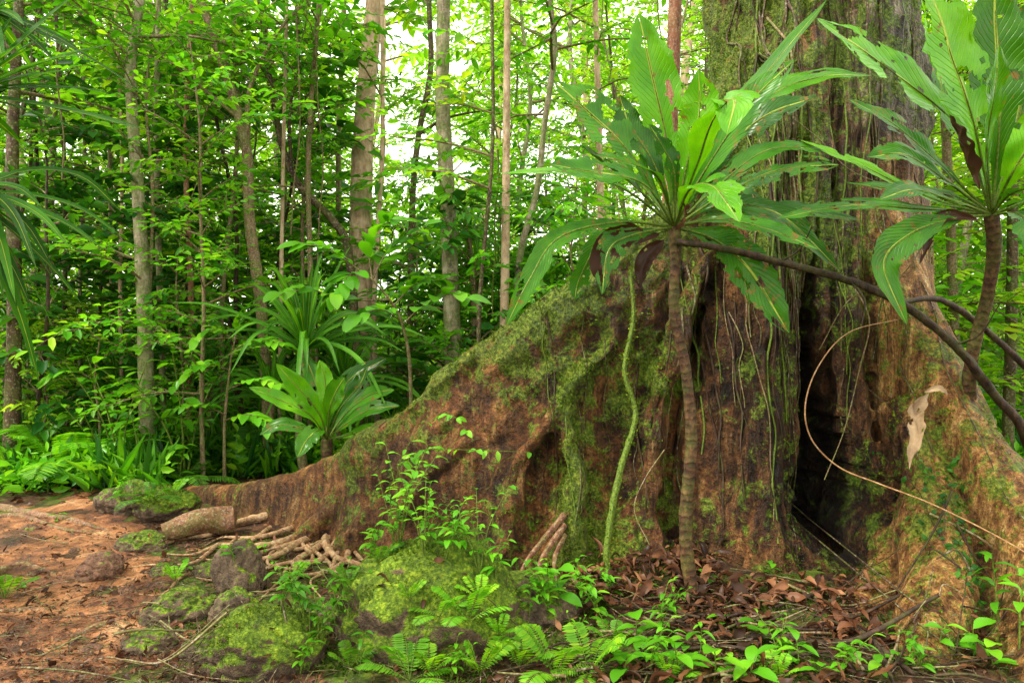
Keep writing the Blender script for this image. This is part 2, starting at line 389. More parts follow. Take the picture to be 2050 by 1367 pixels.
def sapling_variant(seed,H,r,lean,nb,blen,zlo,lm,bm,tl=.45,dens=.17,sp=SP):
    rng=random.Random(seed)
    pts=[(0,0,-.3)]; x=y=0
    for i in range(1,6):
        x+=rng.uniform(-lean,lean); y+=rng.uniform(-lean,lean); pts.append((x,y,H*i/5))
    mt=MB(); C=tube(mt,pts,[r,r*.85,r*.7,r*.5,r*.25],8,26,0,.12,seed)
    mc=MB(); build_crown(rng,mc,C,zlo,nb,blen,sp,tl,dens)
    return mt.mesh('trunk',[bm]),mc.mesh('crown',[lm,B_thin])
variants=[sapling_variant(11,6.0,.035,.22,30,1.1,.22,M_mid,B_thin),
 sapling_variant(12,7.5,.05,.3,34,1.3,.3,M_mid,B_dark,.45,.15,SPs),
 sapling_variant(13,5.0,.028,.25,24,1.0,.15,M_dark,B_black,.45,.17,SPb),
 sapling_variant(14,8.5,.06,.3,38,1.5,.28,M_far,B_grey,.5),
 sapling_variant(15,7.0,.045,.35,34,1.4,.2,M_far,B_thin,.5,.16,SPs),
 sapling_variant(16,3.2,.02,.15,24,.8,.12,M_mid,B_thin,.42,.17,SP+SPn),
 sapling_variant(17,2.2,.016,.12,20,.65,.1,M_far,B_thin,.42,.17,SP),
 sapling_variant(18,2.8,.02,.15,18,.7,.1,M_dark,B_dark,.42,.17,SPb+SPn),
 sapling_variant(19,9.0,.04,.30,14,1.0,.5,M_mid,B_black,.5),
 sapling_variant(20,10.0,.032,.45,12,.9,.55,M_far,B_dark,.5)]
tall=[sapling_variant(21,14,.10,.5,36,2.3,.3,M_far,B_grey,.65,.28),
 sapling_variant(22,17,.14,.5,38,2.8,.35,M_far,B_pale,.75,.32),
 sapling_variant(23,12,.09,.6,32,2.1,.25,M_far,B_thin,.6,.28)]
def put_tree(var,x,y,rz,s,label,grp):
    e=mkobj(None,'tree',loc=(x,y,gz(x,y)),rot=(0,0,rz),scale=s,label=label,category='tree',group=grp)
    e.empty_display_size=.2
    mkobj(var[0],'trunk',e); mkobj(var[1],'crown',e)
GI='young rainforest trees crowding the undergrowth'
LB_=['slender young tree with airy glossy green leaves','thin dark stemmed tree with fine feathery leaves','low bushy sapling with large dark green leaves',
 'grey barked tree with bright yellow green leaves','leaning thin barked tree with small lime leaves','small leafy shrubby tree standing above ferns','knee high lime green sapling on the forest floor',
 'dark leaved shrub with broad drooping leaves','thin blackish pole stem with sparse high leaves','very slender leaning dark stem with few leaves']
rng=random.Random(3)
pos=[]
def ok(x,y,dm):
    return all((x-a)**2+(y-b)**2>dm*dm for a,b in pos)
def zone(n,x0,x1,y0,y1,vs,dm,smin,smax,var=variants,labs=LB_,gap=True):
    c=0; tr=0
    while c<n and tr<n*30:
        tr+=1; y=rng.uniform(y0,y1); f=rng.random(); x=(x0+(x1-x0)*f)*y/10
        u=1025+x/y*F
        if y<8.5 and x>-1.2 and x<3.4: continue
        if y<7.4 and x>-4.0 and x<3.4: continue
        if not ok(x,y,dm): continue
        if gap and (660<u<950) and y<20: continue
        if gap and 770<u<860: continue
        if var is tall and 1050<u<1150 and y<26: continue
        if y<9.4 and 470<u<800: continue
        pos.append((x,y)); k=rng.choice(vs)
        put_tree(var[k],x,y,rng.uniform(0,6.28),rng.uniform(smin,smax),labs[k],GI); c+=1
zone(7,-7.2,-3.2,7.4,10,[0,1,0,2],.9,.75,1.0)
zone(13,-7.5,-.8,9.5,14,[0,1,2,3,4],1.1,.9,1.15)
zone(5,-.5,2.0,9.5,14,[2,0,4],.9,.6,.9)
zone(9,4.3,8,7.5,14,[0,3,4,4],.8,.8,1.1)
zone(14,-8,6,14,20,[1,3,4],1.3,1.0,1.3)
zone(46,-7.5,1.5,8.0,14,[5,6,5,7],.35,.8,1.2,gap=False)
zone(22,4.0,7.5,7.2,14,[5,6,6],.4,.9,1.5,gap=False)
zone(16,-7.8,3,8.6,18,[8,9],.3,.8,1.2)
TL=['tall grey trunked forest tree with bright green crown','tall pale trunked forest tree with lime crown','tall brown trunked forest tree with spreading limbs']
zone(26,-9,7.5,17,32,[0,1,2],2.0,.95,1.25,tall,TL)

n=5200
P=np.zeros((n,3)); ang=NR.rand(n)
y=24+NR.rand(n)*12; x=(ang*2-1)*.78*y
cl=np.array([nz(a*.22,b*.2,1.7) for a,b in zip(x,y)])
z=.5+NR.rand(n)**1.2*(16+7*cl)
keep=np.array([nz(a*.3,c*.3,4)+.4*nz(a*.9,c*.9,8)+ (0.4 if c<6 else 0.0) -(.48 if (abs(a/b*F+1025-815)<60 or abs(a/b*F+1025-1105)<55) and c>7 else 0)>-.10 for a,b,c in zip(x,y,z)])
P=np.c_[x,y,z][keep]; n=len(P)
D=NR.randn(n,3); D[:,2]=D[:,2]*.4-.2; U=NR.randn(n,3)*.45; U[:,2]=1
mb=MB(); Mx=frames(P,D,U,1.3+NR.rand(n)*1.5)
for k in range(5): mb.inst(SPfar[k],Mx[k::5],0)
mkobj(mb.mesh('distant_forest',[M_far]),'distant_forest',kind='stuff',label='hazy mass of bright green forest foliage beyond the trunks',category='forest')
LG=leaf_simple(.10,.45,.02)
SG=[spray(R,7,.25,.10,LS,False,60) for _ in range(3)]+[spray(R,10,.3,.09,leaf_simple(.22,.2,.03),False,60)]
mb=MB()
def cover(n,m_,lo,wd,side):
    yy=7.0+NR.rand(n)**1.2*10; xx=(lo+NR.rand(n)*wd)*yy
    def okk(a,b): return (b>7.9 or a<-3.3) if side<0 else b>6.9
    k_=np.array([okk(a,b) and pmask(a,b)<0 and nz(a*.9,b*.9,3)>-.2 for a,b in zip(xx,yy)]); xx=xx[k_]; yy=yy[k_]; n=len(xx)
    zz=np.array([gz(a,b)+max(0,.35*nz(a*1.3,b*1.3,5)) for a,b in zip(xx,yy)])
    D=NR.randn(n,3)*.8; D[:,2]=.3+NR.rand(n)*1.1; U=NR.randn(n,3)*.5+np.array((0,0,1.)); 
    Mx=frames(np.c_[xx,yy,zz+NR.rand(n)*.1],D,U,.6+NR.rand(n)*1.1)
    for k in range(4): mb.inst(SG[k],Mx[k::4],[0,1,2,1][k])
    yy=6.9+NR.rand(m_)**1.3*8; xx=(lo+NR.rand(m_)*wd)*yy
    k_=np.array([okk(a,b) and pmask(a,b)<-.02 and nz(a*1.2,b*1.2,8)>-.15 for a,b in zip(xx,yy)]); xx=xx[k_]; yy=yy[k_]; m_=len(xx)
    D=NR.randn(m_,3)*.5; D[:,2]=1; Mx=frames(np.c_[xx,yy,[gz(a,b) for a,b in zip(xx,yy)]],D,NR.randn(m_,3),.18+NR.rand(m_)**2*.4)
    for k in range(4): mb.inst(LG,Mx[k::4],[0,1,2,2][k])
cover(3200,13000,-.74,.80,-1); cover(1400,3000,.5,.24,1)
mkobj(mb.mesh('undergrowth',[M_near,M_mid,M_dark]),'undergrowth',kind='stuff',label='dense low green undergrowth of grasses and small leaves',category='undergrowth')

# ---------------------------------------------------------------- individual trees with visible trunks
def hero_tree(pts,wpx,bm,label,var=None,nb=0,blen=1.6,zlo=.35,lm=M_mid,extend=4.0,limbs=(),rough=.1,seed=1,tl=.45):
    W=[at(*p) for p in pts]
    d0=W[0][1]; b=W[0].copy(); g=gz(b[0],b[1])
    base=np.array((b[0],b[1],g-.2))
    if W[0][2]>g+.05: W=[base]+W
    else: W[0]=base
    top=W[-1]+nrm(W[-1]-W[-2])*extend; W.append(top)
    r=[w/F*d0*.5 for w in wpx]; r=[r[0]*1.25]+r
    org=np.array((base[0],base[1],g))
    mt=MB(); C=tube(mt,W,r,12,50,0,rough,seed)
    for (st,lp,lw) in limbs:
        q=[at(*p) for p in lp]; tube(mt,q,[w/F*d0*.5 for w in lw],7,16,0,.1,seed+3)
    e=mkobj(None,'tree',loc=org,label=label,category='tree',group='standing trees with bare visible trunks'); 
    mkobj(mt.mesh('trunk',[bm],org),'trunk',e)
    mc=MB(); rg=random.Random(seed); build_crown(rg,mc,C,zlo,nb or 10,blen,[SP,SPs,SP+SPb][seed%3],tl,.2)
    for (st,lp,lw) in limbs:
        build_crown(rg,mc,catmull([at(*p) for p in lp],14),.35,5,.8,SP,tl,.2)
    mkobj(mc.mesh('crown',[lm,B_thin],org),'crown',e)
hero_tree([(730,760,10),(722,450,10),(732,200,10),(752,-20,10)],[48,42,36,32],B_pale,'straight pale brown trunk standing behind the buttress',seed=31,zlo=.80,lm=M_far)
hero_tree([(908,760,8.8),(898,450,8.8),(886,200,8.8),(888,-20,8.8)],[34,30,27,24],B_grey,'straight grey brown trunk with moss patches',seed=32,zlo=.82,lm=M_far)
hero_tree([(300,955,7.9),(290,650,7.9),(278,400,7.9),(262,150,7.9),(283,-20,7.9)],[28,24,20,17,15],B_grey,'lichen spotted slender grey trunk beside the path',seed=33,zlo=.6,nb=14)
hero_tree([(540,900,8.3),(525,640,8.3),(500,440,8.3),(492,290,8.3),(440,110,8.3),(395,-20,8.3)],[24,22,20,17,14],B_thin,'crooked dark brown trunk bending over the undergrowth',seed=34,zlo=.6,nb=12,
   limbs=[(0,[(497,290,8.3),(500,180,8.3),(560,60,8.4),(640,-20,8.6)],[11,8,5])])
hero_tree([(720,820,9.2),(700,520,9.2),(665,440,9.2),(585,350,9.2),(545,190,9.2),(520,0,9.2)],[18,16,14,12,9],B_dark,'leaning dark trunk with crooked limbs',seed=35,zlo=.65,nb=10,
   limbs=[(0,[(585,350,9.2),(580,230,9.1),(600,100,9.0),(590,-20,8.9)],[8,6,4])])
hero_tree([(1008,760,8.6),(1012,480,8.6),(1014,250,8.6),(1016,-20,8.6)],[18,16,14,12],B_pale,'thin pale straight trunk beside the buttress ridge',seed=36,zlo=.82)
hero_tree([(1340,700,8),(1340,350,8),(1347,150,8),(1352,-20,8)],[28,28,27,26],B_red,'smooth reddish brown trunk behind the leaf rosette',seed=37,zlo=.85)
hero_tree([(820,780,9.8),(825,430,9.8),(837,280,9.8),(862,140,9.8),(858,-20,9.8)],[13,12,11,8],B_dark,'thin twisting dark trunk with side branch',seed=38,zlo=.8,
   limbs=[(0,[(840,268,9.8),(900,235,9.6),(1000,218,9.4)],[8,5,3])])
hero_tree([(1035,700,9),(1040,520,9),(1075,380,9),(1090,250,9),(1110,100,9),(1100,-20,9)],[14,12,11,9],B_grey,'thin leaning grey stem above the mossy ridge',seed=39,zlo=.6,nb=10)
hero_tree([(1205,600,10),(1200,300,10),(1192,0,10)],[14,12,11],B_pale,'thin pale pole like trunk',seed=40,zlo=.6,nb=12)
hero_tree([(20,960,7.8),(30,600,7.8),(25,300,7.8),(40,-20,7.8)],[26,22,18,14],B_dark,'dark mossy trunk beside strap leaved plants',seed=41,zlo=.6)
for k,(u,u2,w,b) in enumerate([(70,130,10,B_thin),(130,110,9,B_dark),(205,220,10,B_thin),(330,318,13,B_grey),(375,385,12,B_red),(400,330,10,B_dark),(450,470,10,B_thin),(620,640,12,B_thin),(680,690,12,B_thin),(758,765,10,B_pale),(960,985,9,B_dark),(1905,1880,20,B_thin),(2015,2030,22,B_dark),(170,160,8,B_grey),(250,230,8,B_pale),(560,575,9,B_pale)]):
    d=R.uniform(8.2,11.5) if k<11 or k>12 else 7.5
    hero_tree([(u,930-20*(d-8),d),(u+(u2-u)*.3+R.uniform(-15,15),620,d),(u+(u2-u)*.6+R.uniform(-15,15),300,d),(u2,-10,d)],[w,w*.9,w*.8,w*.7],b,
      'thin %s stem rising through the undergrowth'%R.choice(['brown','grey','mossy','dark']),seed=50+k,zlo=.55,nb=10,blen=1.1)
for k,(u,v0,v1,d) in enumerate([(592,-20,470,8.4),(605,-20,300,8.5),(640,-20,560,8.8),(765,-20,700,10.6),(120,-20,360,7.9),(995,300,640,8.6)]):
    mb=MB(); pts=[at(u+R.uniform(-10,10),v0+(v1-v0)*i/5,d) for i in range(6)]
    org=pts[-1]; tube(mb,pts,[.010,.008],5,40,0,.2,k)
    mkobj(mb.mesh('vine',[B_thin if k%2==0 else B_vine],org),'vine',loc=org,label='thin woody vine hanging straight down from branches',category='vine',group='hanging vines')

# ---------------------------------------------------------------- the giant buttressed tree
def plate(mb,ctrl,n=40):
    C=catmull(ctrl,n); T=np.gradient(C[:,:2],axis=0); T/=np.maximum(1e-9,np.linalg.norm(T,axis=1,keepdims=True))
    fr=[-.4,0,.08,.18,.32,.5,.7,.85,.94,1.0]; V=[]
    for i in range(n):
        x,y,h,wt,wb=C[i]; wt=max(.03,wt); wb=max(.05,wb); h=max(.05,h); Nn=np.array((-T[i][1],T[i][0]))
        sec=[]
        for f in fr:
            zz=f if f<0 else f*h
            w=wt+(wb-wt)*math.exp(-max(0,zz)/.28)
            dz=(h-zz); w*=math.sqrt(max(0.02,1-max(0,1-dz/max(.03,wt))**2)) 
            sec.append((w,zz))
        ring=[(-w,z) for w,z in sec]+[(w,z) for w,z in sec[::-1]]
        V+= [(x+Nn[0]*a,y+Nn[1]*a,z) for a,z in ring]
    m=len(fr)*2
    Fc=[(i*m+j,i*m+(j+1)%m,(i+1)*m+(j+1)%m,(i+1)*m+j) for i in range(n-1) for j in range(m)]
    mb.add(V,Fc)
    k=len(fr)
    for b in (0,(n-1)*m):
        mb.add(V,[(b+j,b+j+1,b+m-2-j,b+m-1-j) for j in range(k-1)])
def blob(mb,pts,rad,sides=14,n=20):
    tube(mb,pts,rad,sides,n,0,0,0,False)
    Vr=mb.V[-1]; m=sides+1
    for b in (0,(n-1)*m):
        ring=list(Vr[b:b+sides])+[Vr[b:b+sides].mean(0)]
        mb.add(ring,[(j,(j+1)%sides,sides) for j in range(sides)])
g=MB()
blob(g,[(2.35,5.95,-.4),(2.38,5.95,1.0),(2.42,6.0,2.5),(2.44,6.05,4.5),(2.55,6.1,9.5)],[1.05,.95,.88,.86,.84,.8],40,40)
plate(g,[(2.3,5.9,5.2,.4,.5),(1.95,5.65,4.4,.3,.45),(1.65,5.48,3.65,.2,.42),(1.4,5.33,3.05,.15,.4),(1.12,5.2,2.58,.11,.36),(.75,5.05,2.22,.09,.34),(.35,4.98,1.92,.085,.32),(-.1,5.02,1.62,.08,.3),(-.6,5.2,1.20,.08,.28),
  (-1.1,5.5,.82,.08,.26),(-1.65,5.95,.50,.08,.18),(-2.3,6.4,.29,.08,.12),(-2.9,6.85,.17,.08,.10),(-3.35,7.15,.05,.05,.1)],64)
plate(g,[(2.45,5.9,5.0,.4,.5),(2.52,5.6,4.0,.32,.42),(2.57,5.35,3.25,.25,.36),(2.61,5.08,2.5,.19,.32),(2.67,4.8,1.86,.17,.33),(2.75,4.5,1.28,.17,.37),(2.83,4.2,.86,.18,.42),(2.86,3.9,.60,.18,.46),(2.82,3.55,.40,.18,.48),(2.70,3.2,.25,.17,.46),(2.55,2.85,.12,.14,.36),(2.4,2.5,.01,.08,.15)],54)
blob(g,[(2.52,4.75,1.1),(2.46,4.35,.48),(2.28,3.95,.16),(2.05,3.65,-.02),(1.9,3.4,-.15)],[.18,.20,.20,.17,.10])
blob(g,[(2.40,4.85,.8),(2.24,4.45,.20),(1.98,4.1,.02),(1.8,3.9,-.12)],[.12,.14,.12,.08])
plate(g,[(2.7,6.2,2.6,.3,.4),(3.5,6.7,1.3,.1,.3),(4.4,7.3,.5,.08,.2),(5.2,7.8,.05,.05,.1)],24)
blob(g,[(1.28,4.75,-.3),(1.32,4.95,.5),(1.45,5.15,1.6),(1.75,5.4,2.9),(1.9,5.5,4.2)],[.30,.22,.2,.18,.1])
blob(g,[(1.58,4.62,-.3),(1.61,4.82,.5),(1.67,4.97,1.4),(1.87,5.2,2.8),(2.1,5.3,4.6)],[.38,.25,.22,.22,.1])
blob(g,[(1.85,4.70,-.3),(1.80,4.86,.5),(1.85,4.98,1.4),(2.0,5.12,2.6)],[.22,.11,.12,.10])
blob(g,[(2.30,4.6,-.3),(2.30,4.86,.5),(2.29,5.0,1.5),(2.35,5.15,2.8),(2.5,5.25,4.5)],[.26,.10,.12,.13,.08])
blob(g,[(2.05,5.2,4.5),(2.05,5.1,3.0),(2.06,5.05,2.0),(2.1,5.1,1.4)],[.14,.14,.12,.06])
blob(g,[(1.75,4.6,.30),(1.95,4.55,.08),(2.2,4.45,-.04),(2.35,4.3,-.3)],[.1,.12,.12,.1])
blob(g,[(.42,4.70,-.3),(.40,4.70,.2),(.40,4.78,.7),(.33,4.86,1.0),(.45,4.94,1.3)],[.11,.095,.08,.07,.05])
blob(g,[(.7,4.6,-.3),(.75,4.75,.15),(.85,4.9,.5),(1.0,5.0,1.2)],[.2,.15,.12,.08])
blob(g,[(.95,4.75,-.2),(.9,4.85,.8),(1.1,4.95,1.5),(1.4,5.1,2.2)],[.13,.1,.09,.06])
blob(g,[(-.1,4.8,-.2),(.0,4.85,.5),(.25,4.85,1.05),(.7,4.9,1.5)],[.12,.08,.09,.06])
blob(g,[(-.95,4.95,-.25),(-.85,5.1,.1),(-.7,5.15,.4),(-.3,5.0,.85)],[.16,.13,.09,.06])
blob(g,[(-1.75,5.35,-.2),(-1.5,5.5,.08),(-1.3,5.55,.3)],[.12,.1,.07])
blob(g,[(-1.35,5.1,-.25),(-1.15,5.25,.05),(-1.0,5.35,.3)],[.13,.11,.07])
tmp=bpy.data.objects.new('tmp',g.mesh('tmp',[])); col.objects.link(tmp)
md=tmp.modifiers.new('r','REMESH'); md.mode='VOXEL'; md.voxel_size=.022
sm=tmp.modifiers.new('s','SMOOTH'); sm.iterations=7; sm.factor=.6
dg=bpy.context.evaluated_depsgraph_get()
gm=bpy.data.meshes.new_from_object(tmp.evaluated_get(dg)); bpy.data.objects.remove(tmp)
nv=len(gm.vertices); co=np.zeros(nv*3,np.float32); gm.vertices.foreach_get('co',co); co=co.reshape(-1,3)
no=np.zeros(nv*3,np.float32); gm.vertices.foreach_get('normal',no); no=no.reshape(-1,3)
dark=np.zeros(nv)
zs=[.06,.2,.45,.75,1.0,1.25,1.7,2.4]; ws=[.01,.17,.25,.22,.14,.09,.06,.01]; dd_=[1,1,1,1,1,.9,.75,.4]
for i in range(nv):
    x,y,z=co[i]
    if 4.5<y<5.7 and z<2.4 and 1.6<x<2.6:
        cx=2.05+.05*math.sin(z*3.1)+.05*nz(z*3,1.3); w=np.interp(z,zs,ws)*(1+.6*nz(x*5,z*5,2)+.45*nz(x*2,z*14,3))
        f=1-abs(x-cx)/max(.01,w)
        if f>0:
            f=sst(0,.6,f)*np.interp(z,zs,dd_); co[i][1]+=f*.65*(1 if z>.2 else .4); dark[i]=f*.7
disp=np.zeros(nv); mossA=np.zeros(nv); greyA=np.zeros(nv); goldA=np.zeros(nv); strA=np.zeros(nv); wetShadeA=np.zeros(nv)
RX=[-3.4,-2.9,-2.3,-1.65,-1.1,-.6,-.1,.35,.75,1.12,1.4,1.65]; RH=[.05,.17,.29,.50,.82,1.20,1.62,1.92,2.22,2.58,3.05,3.65]
for i in range(nv):
    x,y,z=map(float,co[i])
    k=sst(.6,2.0,x); tipf=.35+.65*sst(-2.2,-.8,x); rb_=sst(2.3,2.5,x)*(z<2.6)
    front=sst(4.6,4.2,y)*(x>1.5); rb_=max(rb_,front)
    strA[i]=k
    flute=nz(x*3.2,y*3.2,z*.35)*.09*k - abs(nz(x*6.5+3,y*6.5,z*.5))*.10*k - abs(nz(x*13,y*13,z*.9+4))*.06*k
    s=(x*.75+z*.65); t_=(-x*.65+z*.75)
    lump=nz(x*2.2,y*2.2,z*2.0)*.055+nz(x*5,y*5,z*4)*.030+nz(x*12,y*12,z*8)*.016+nz(x*25,y*25,z*14)*.010
    lump-=abs(nz(s*1.6,t_*5.5,y*2+7))*.06*(1-k*.7)+abs(nz(s*4,t_*11,y*4+7))*.025*(1-k*.7)
    disp[i]=(flute*(1-.72*rb_)+lump*(1-.62*rb_))*(1-.6*dark[i])*tipf
    n3=nz(x*1.6,y*1.6,z*1.6)
    if x<1.6 and not front:
        h=np.interp(x,RX,RH); dd=h-z
        m=.60*math.exp(-max(0,dd)/.36)*sst(-1.9,-.2,x)+.23+.30*max(0,no[i][2])*.6*sst(-2.6,-1.2,x)
        m+=.44*n3+.10*sst(-.6,.3,x)
        m+=.38*math.exp(-((x-.42)/.13)**2)*(z<1.4)
        m-=.12*math.exp(-((x+.8)/.8)**2)*(z<.5)
        goldA[i]=.28*math.exp(-((x+1.9)/.9)**2)+.16
        wetShadeA[i]=min(1,max(0,.40*sst(-.9,.5,x)*sst(1.6,.3,z)+.5*sst(.9,1.4,x)*sst(2.8,1.4,z)+1.0*nz(x*1.1,y,z*1.1+5)))
    else:
        m=.34+.34*n3+.36*math.exp(-((x-1.75)/.4)**2)*(z>2.0)+.10*(z>2.5)
        greyA[i]=sst(2.3,3.2,z+.3*n3)*sst(2.0,2.7,x+.2*n3)*.85
        if (x>2.2 and z<1.8) or front: m=.30+.46*n3+.22*max(0,no[i][2])
        goldA[i]=max(1.0*sst(2.3,2.5,x)*sst(3.1,1.9,z),front)+.10
        wetShadeA[i]=min(1,max(0,sst(2.40,2.2,x)*sst(3.4,1.8,z)*1.0*(1-front)+.35*n3-.2*rb_))  # strongest around the hollow, where shade is painted into the bark
    mossA[i]=min(1,max(0,m))
co+=no*disp[:,None].astype(np.float32)
gm.vertices.foreach_set('co',co.ravel())
for nm,arr in (('moss',mossA),('grey',greyA),('dark',dark),('gold',goldA),('streak',strA),('wet',wetShadeA)):
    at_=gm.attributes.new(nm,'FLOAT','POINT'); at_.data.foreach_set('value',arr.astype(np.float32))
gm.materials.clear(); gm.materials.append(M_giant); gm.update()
gm.polygons.foreach_set('use_smooth',np.full(len(gm.polygons),True))
giant=mkobj(None,'giant_tree',loc=(2.4,5.9,0),label='massive rainforest tree with mossy buttress roots and dark hollow',category='tree')
gi=(-2.4,-5.9,0)
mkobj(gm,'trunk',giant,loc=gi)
polys=[tuple(p.vertices) for p in gm.polygons]
bvh=BVHTree.FromPolygons([tuple(v) for v in co],polys)
def blade_t():
    V=np.array([(-.35,0,0),(.35,0,0),(0,.25,1.),(0,-.35,.0),(.0,.35,.0),(.5,.1,.8)],float)
    return [(V,np.array([(0,1,2),(3,4,5)]),np.zeros((6,2)),0)]
BT=blade_t()
no2=np.zeros(nv*3,np.float32); gm.vertices.foreach_get('normal',no2); no2=no2.reshape(-1,3)
fm=np.array([nz(c[0]*7,c[1]*7,c[2]*7) for c in co])
w=np.clip(mossA-.45+fm*.8,0,1)*(co[:,2]<4.6)*(no2[:,1]<.4)*(dark<.3); w/=w.sum()
idx=NR.choice(nv,34000,p=w)
P=co[idx]+NR.randn(len(idx),3)*.010*np.array((1,.3,1)); D=NR.randn(len(idx),3); U=no2[idx]+NR.randn(len(idx),3)*.6+np.array((0,0,.2))
mb=MB(); mb.inst(BT,frames(P,D,U,.004+NR.rand(len(idx))**2*.017),0)
mkobj(mb.mesh('moss',[M_moss],(0,0,0)),'moss',giant,loc=gi)
def drape(x0,z0,z1,r,seed,sway=.05,off=.6):
    rg=random.Random(seed); pts=[]; x=x0
    n=max(6,int((z0-z1)/.16))
    for i in range(n+1):
        z=z0+(z1-z0)*i/n
        x+=rg.uniform(-sway,sway)
        hit=bvh.ray_cast(Vector((x,2.5,z)),Vector((0,1,0)))
        if hit[0] is None: continue
        y=hit[0].y-r*off
        if pts and y>pts[-1][1]+.08: y=pts[-1][1]+.08
        pts.append((x,y,z))
    return pts
for k in range(70):
    x0=R.choice([R.uniform(1.35,2.0),R.uniform(1.6,3.0),R.uniform(1.4,2.4),R.uniform(.2,1.4)])
    z0=R.uniform(2.6,4.7) if x0>1.6 else R.uniform(1.0,2.0)+max(0,x0-.6)*.7
    z1=R.uniform(.1,2.2); 
    if z1>z0-.6: z1=z0-.7
    pts=drape(x0,z0,max(.05,z1),.008,100+k,.03)
    if len(pts)<4: continue
    r=R.choice([.004,.005,.007,.010]); mb=MB(); tube(mb,pts,[r,r*.8,r*.5],6,len(pts)*3,0,.3,k)
    mkobj(mb.mesh('aerial_root',[R.choice([B_dark,B_black,B_dark,B_black,B_thin,B_black,B_dark,B_vine])],(0,0,0)),'aerial_root',giant,loc=gi)
def groot(uv,r,mat=B_root,par=giant,loc=gi,lift=.4,name='root'):
    r=list(r)+[.004]
    pts=[ground_at(u+R.uniform(-6,6),v+R.uniform(-4,4))+np.array((0,0,np.interp(i/(len(uv)-1),np.linspace(0,1,len(r)),r)*lift)) for i,(u,v) in enumerate(uv)]
    mb=MB(); tube(mb,pts,r,8,len(pts)*9,0,.35,uv[0][0])
    return mkobj(mb.mesh(name,[mat],(0,0,0)),name,par,loc=loc)
ROOTS=[([(575,1040),(520,1048),(460,1058),(420,1075),(360,1085),(290,1110)],.040),
 ([(665,1068),(610,1080),(560,1092),(500,1100),(440,1098),(380,1115),(320,1112)],.036),
 ([(655,1070),(600,1098),(560,1118),(500,1135),(440,1160),(390,1160)],.032),
 ([(660,1072),(650,1098),(670,1122),(710,1132),(760,1150),(790,1170)],.036),
 ([(650,1074),(600,1090),(540,1108),(480,1118),(420,1130),(350,1140)],.028),
 ([(670,1076),(630,1110),(590,1130),(600,1158),(560,1180),(500,1190)],.030),
 ([(695,1080),(720,1105),(770,1122),(820,1130)],.032),
 ([(610,1055),(560,1070),(500,1078),(450,1080),(400,1100)],.028),
 ([(685,1085),(640,1125),(570,1132),(500,1150),(430,1178)],.026),
 ([(700,1090),(690,1130),(640,1150),(570,1165),(520,1205)],.026),
 ([(640,1068),(600,1075),(570,1100),(520,1122),(460,1140)],.018),
 ([(680,1090),(670,1140),(700,1165),(680,1195)],.018),
 ([(600,1090),(620,1120),(570,1150),(600,1190)],.018),
 ([(560,1090),(540,1130),(590,1145),(560,1160)],.016),
 ([(620,1100),(660,1140),(620,1170),(650,1200)],.018),
 ([(540,1060),(500,1090),(470,1085),(430,1120),(400,1118)],.018),
 ([(700,1100),(740,1140),(720,1160),(760,1190)],.016),
 ([(500,1100),(450,1140),(380,1150),(330,1190),(280,1200)],.018),
 ([(440,1098),(380,1130),(300,1135),(240,1150)],.016),
 ([(650,1085),(590,1105),(520,1100),(450,1120),(380,1150),(330,1150)],.018),
 ([(1140,1110),(1095,1140),(1060,1160),(1030,1190)],.03),
 ([(1150,1125),(1120,1160),(1100,1195)],.024)]
for uv,r in ROOTS: groot(uv,[r,r*.7,r*.45],lift=1.3)
for k,pp in enumerate([[(1130,1030,4.66),(1080,1090,4.55),(1050,1130,4.5),(1035,1175,4.4)],[(1130,1050,4.64),(1090,1110,4.5),(1075,1150,4.45),(1070,1195,4.35)],[(1130,1070,4.62),(1110,1120,4.5),(1118,1175,4.4)]]):
    mb=MB(); tube(mb,[at(*p) for p in pp],[.022,.018,.013,.009],8,16,0,.2,k); mkobj(mb.mesh('root',[B_rootd],(0,0,0)),'root',giant,loc=gi)

pts=[at(1262,540,4.72),at(1268,640,4.68),at(1250,740,4.64),at(1272,830,4.6),at(1245,930,4.52),at(1225,1020,4.45),at(1215,1110,4.4),ground_at(1220,1165)]
mb=MB(); C=tube(mb,pts,[.012,.016,.020,.022],7,80,1,.5,2)
P=C[NR.randint(0,80,700)]+NR.randn(700,3)*.014; D=NR.randn(700,3); U=NR.randn(700,3)
mb.inst(LS,frames(P,D,U,.010+NR.rand(700)*.014),0)
org=pts[-1]; mkobj(mb.mesh('climbing_vine',[M_moss,B_vine],org),'climbing_vine',loc=org,label='mossy creeper climbing the face of the buttress',category='vine')
pts=[at(1795,640,4.3),at(1700,665,4.0),at(1640,730,3.9),at(1612,810,3.85),at(1625,880,3.85),at(1680,935,3.85),at(1760,968,3.75),at(1880,1015,3.4),at(2060,1110,2.9),at(2160,1200,2.7)]
mb=MB(); tube(mb,pts,[.003,.0035,.004,.0035,.0025],6,90,0,.1,2)
mkobj(mb.mesh('vine',[B_tan],pts[0]),'vine',loc=pts[0],label='thin tan tendril looping in front of the hollow',category='vine',group='hanging vines')
for k,pp in enumerate([[(1700,560,4.4),(1740,640,4.3),(1720,740,4.4),(1690,860,4.45),(1650,960,4.4)],[(1880,430,4.0),(1830,520,4.0),(1790,560,4.1),(1700,600,4.2),(1640,700,4.4)],[(1330,900,4.5),(1290,960,4.45),(1270,1020,4.4),(1300,1090,4.3)],[(1590,240,4.6),(1640,280,4.6),(1700,340,4.6),(1790,380,4.5),(1860,420,4.3)]]):
    q=[at(*p) for p in pp]; mb=MB(); tube(mb,q,[.004,.003],5,30); mkobj(mb.mesh('vine',[B_thin],q[0]),'vine',loc=q[0],label='fine wiry brown vine trailing over bark',category='vine',group='hanging vines')

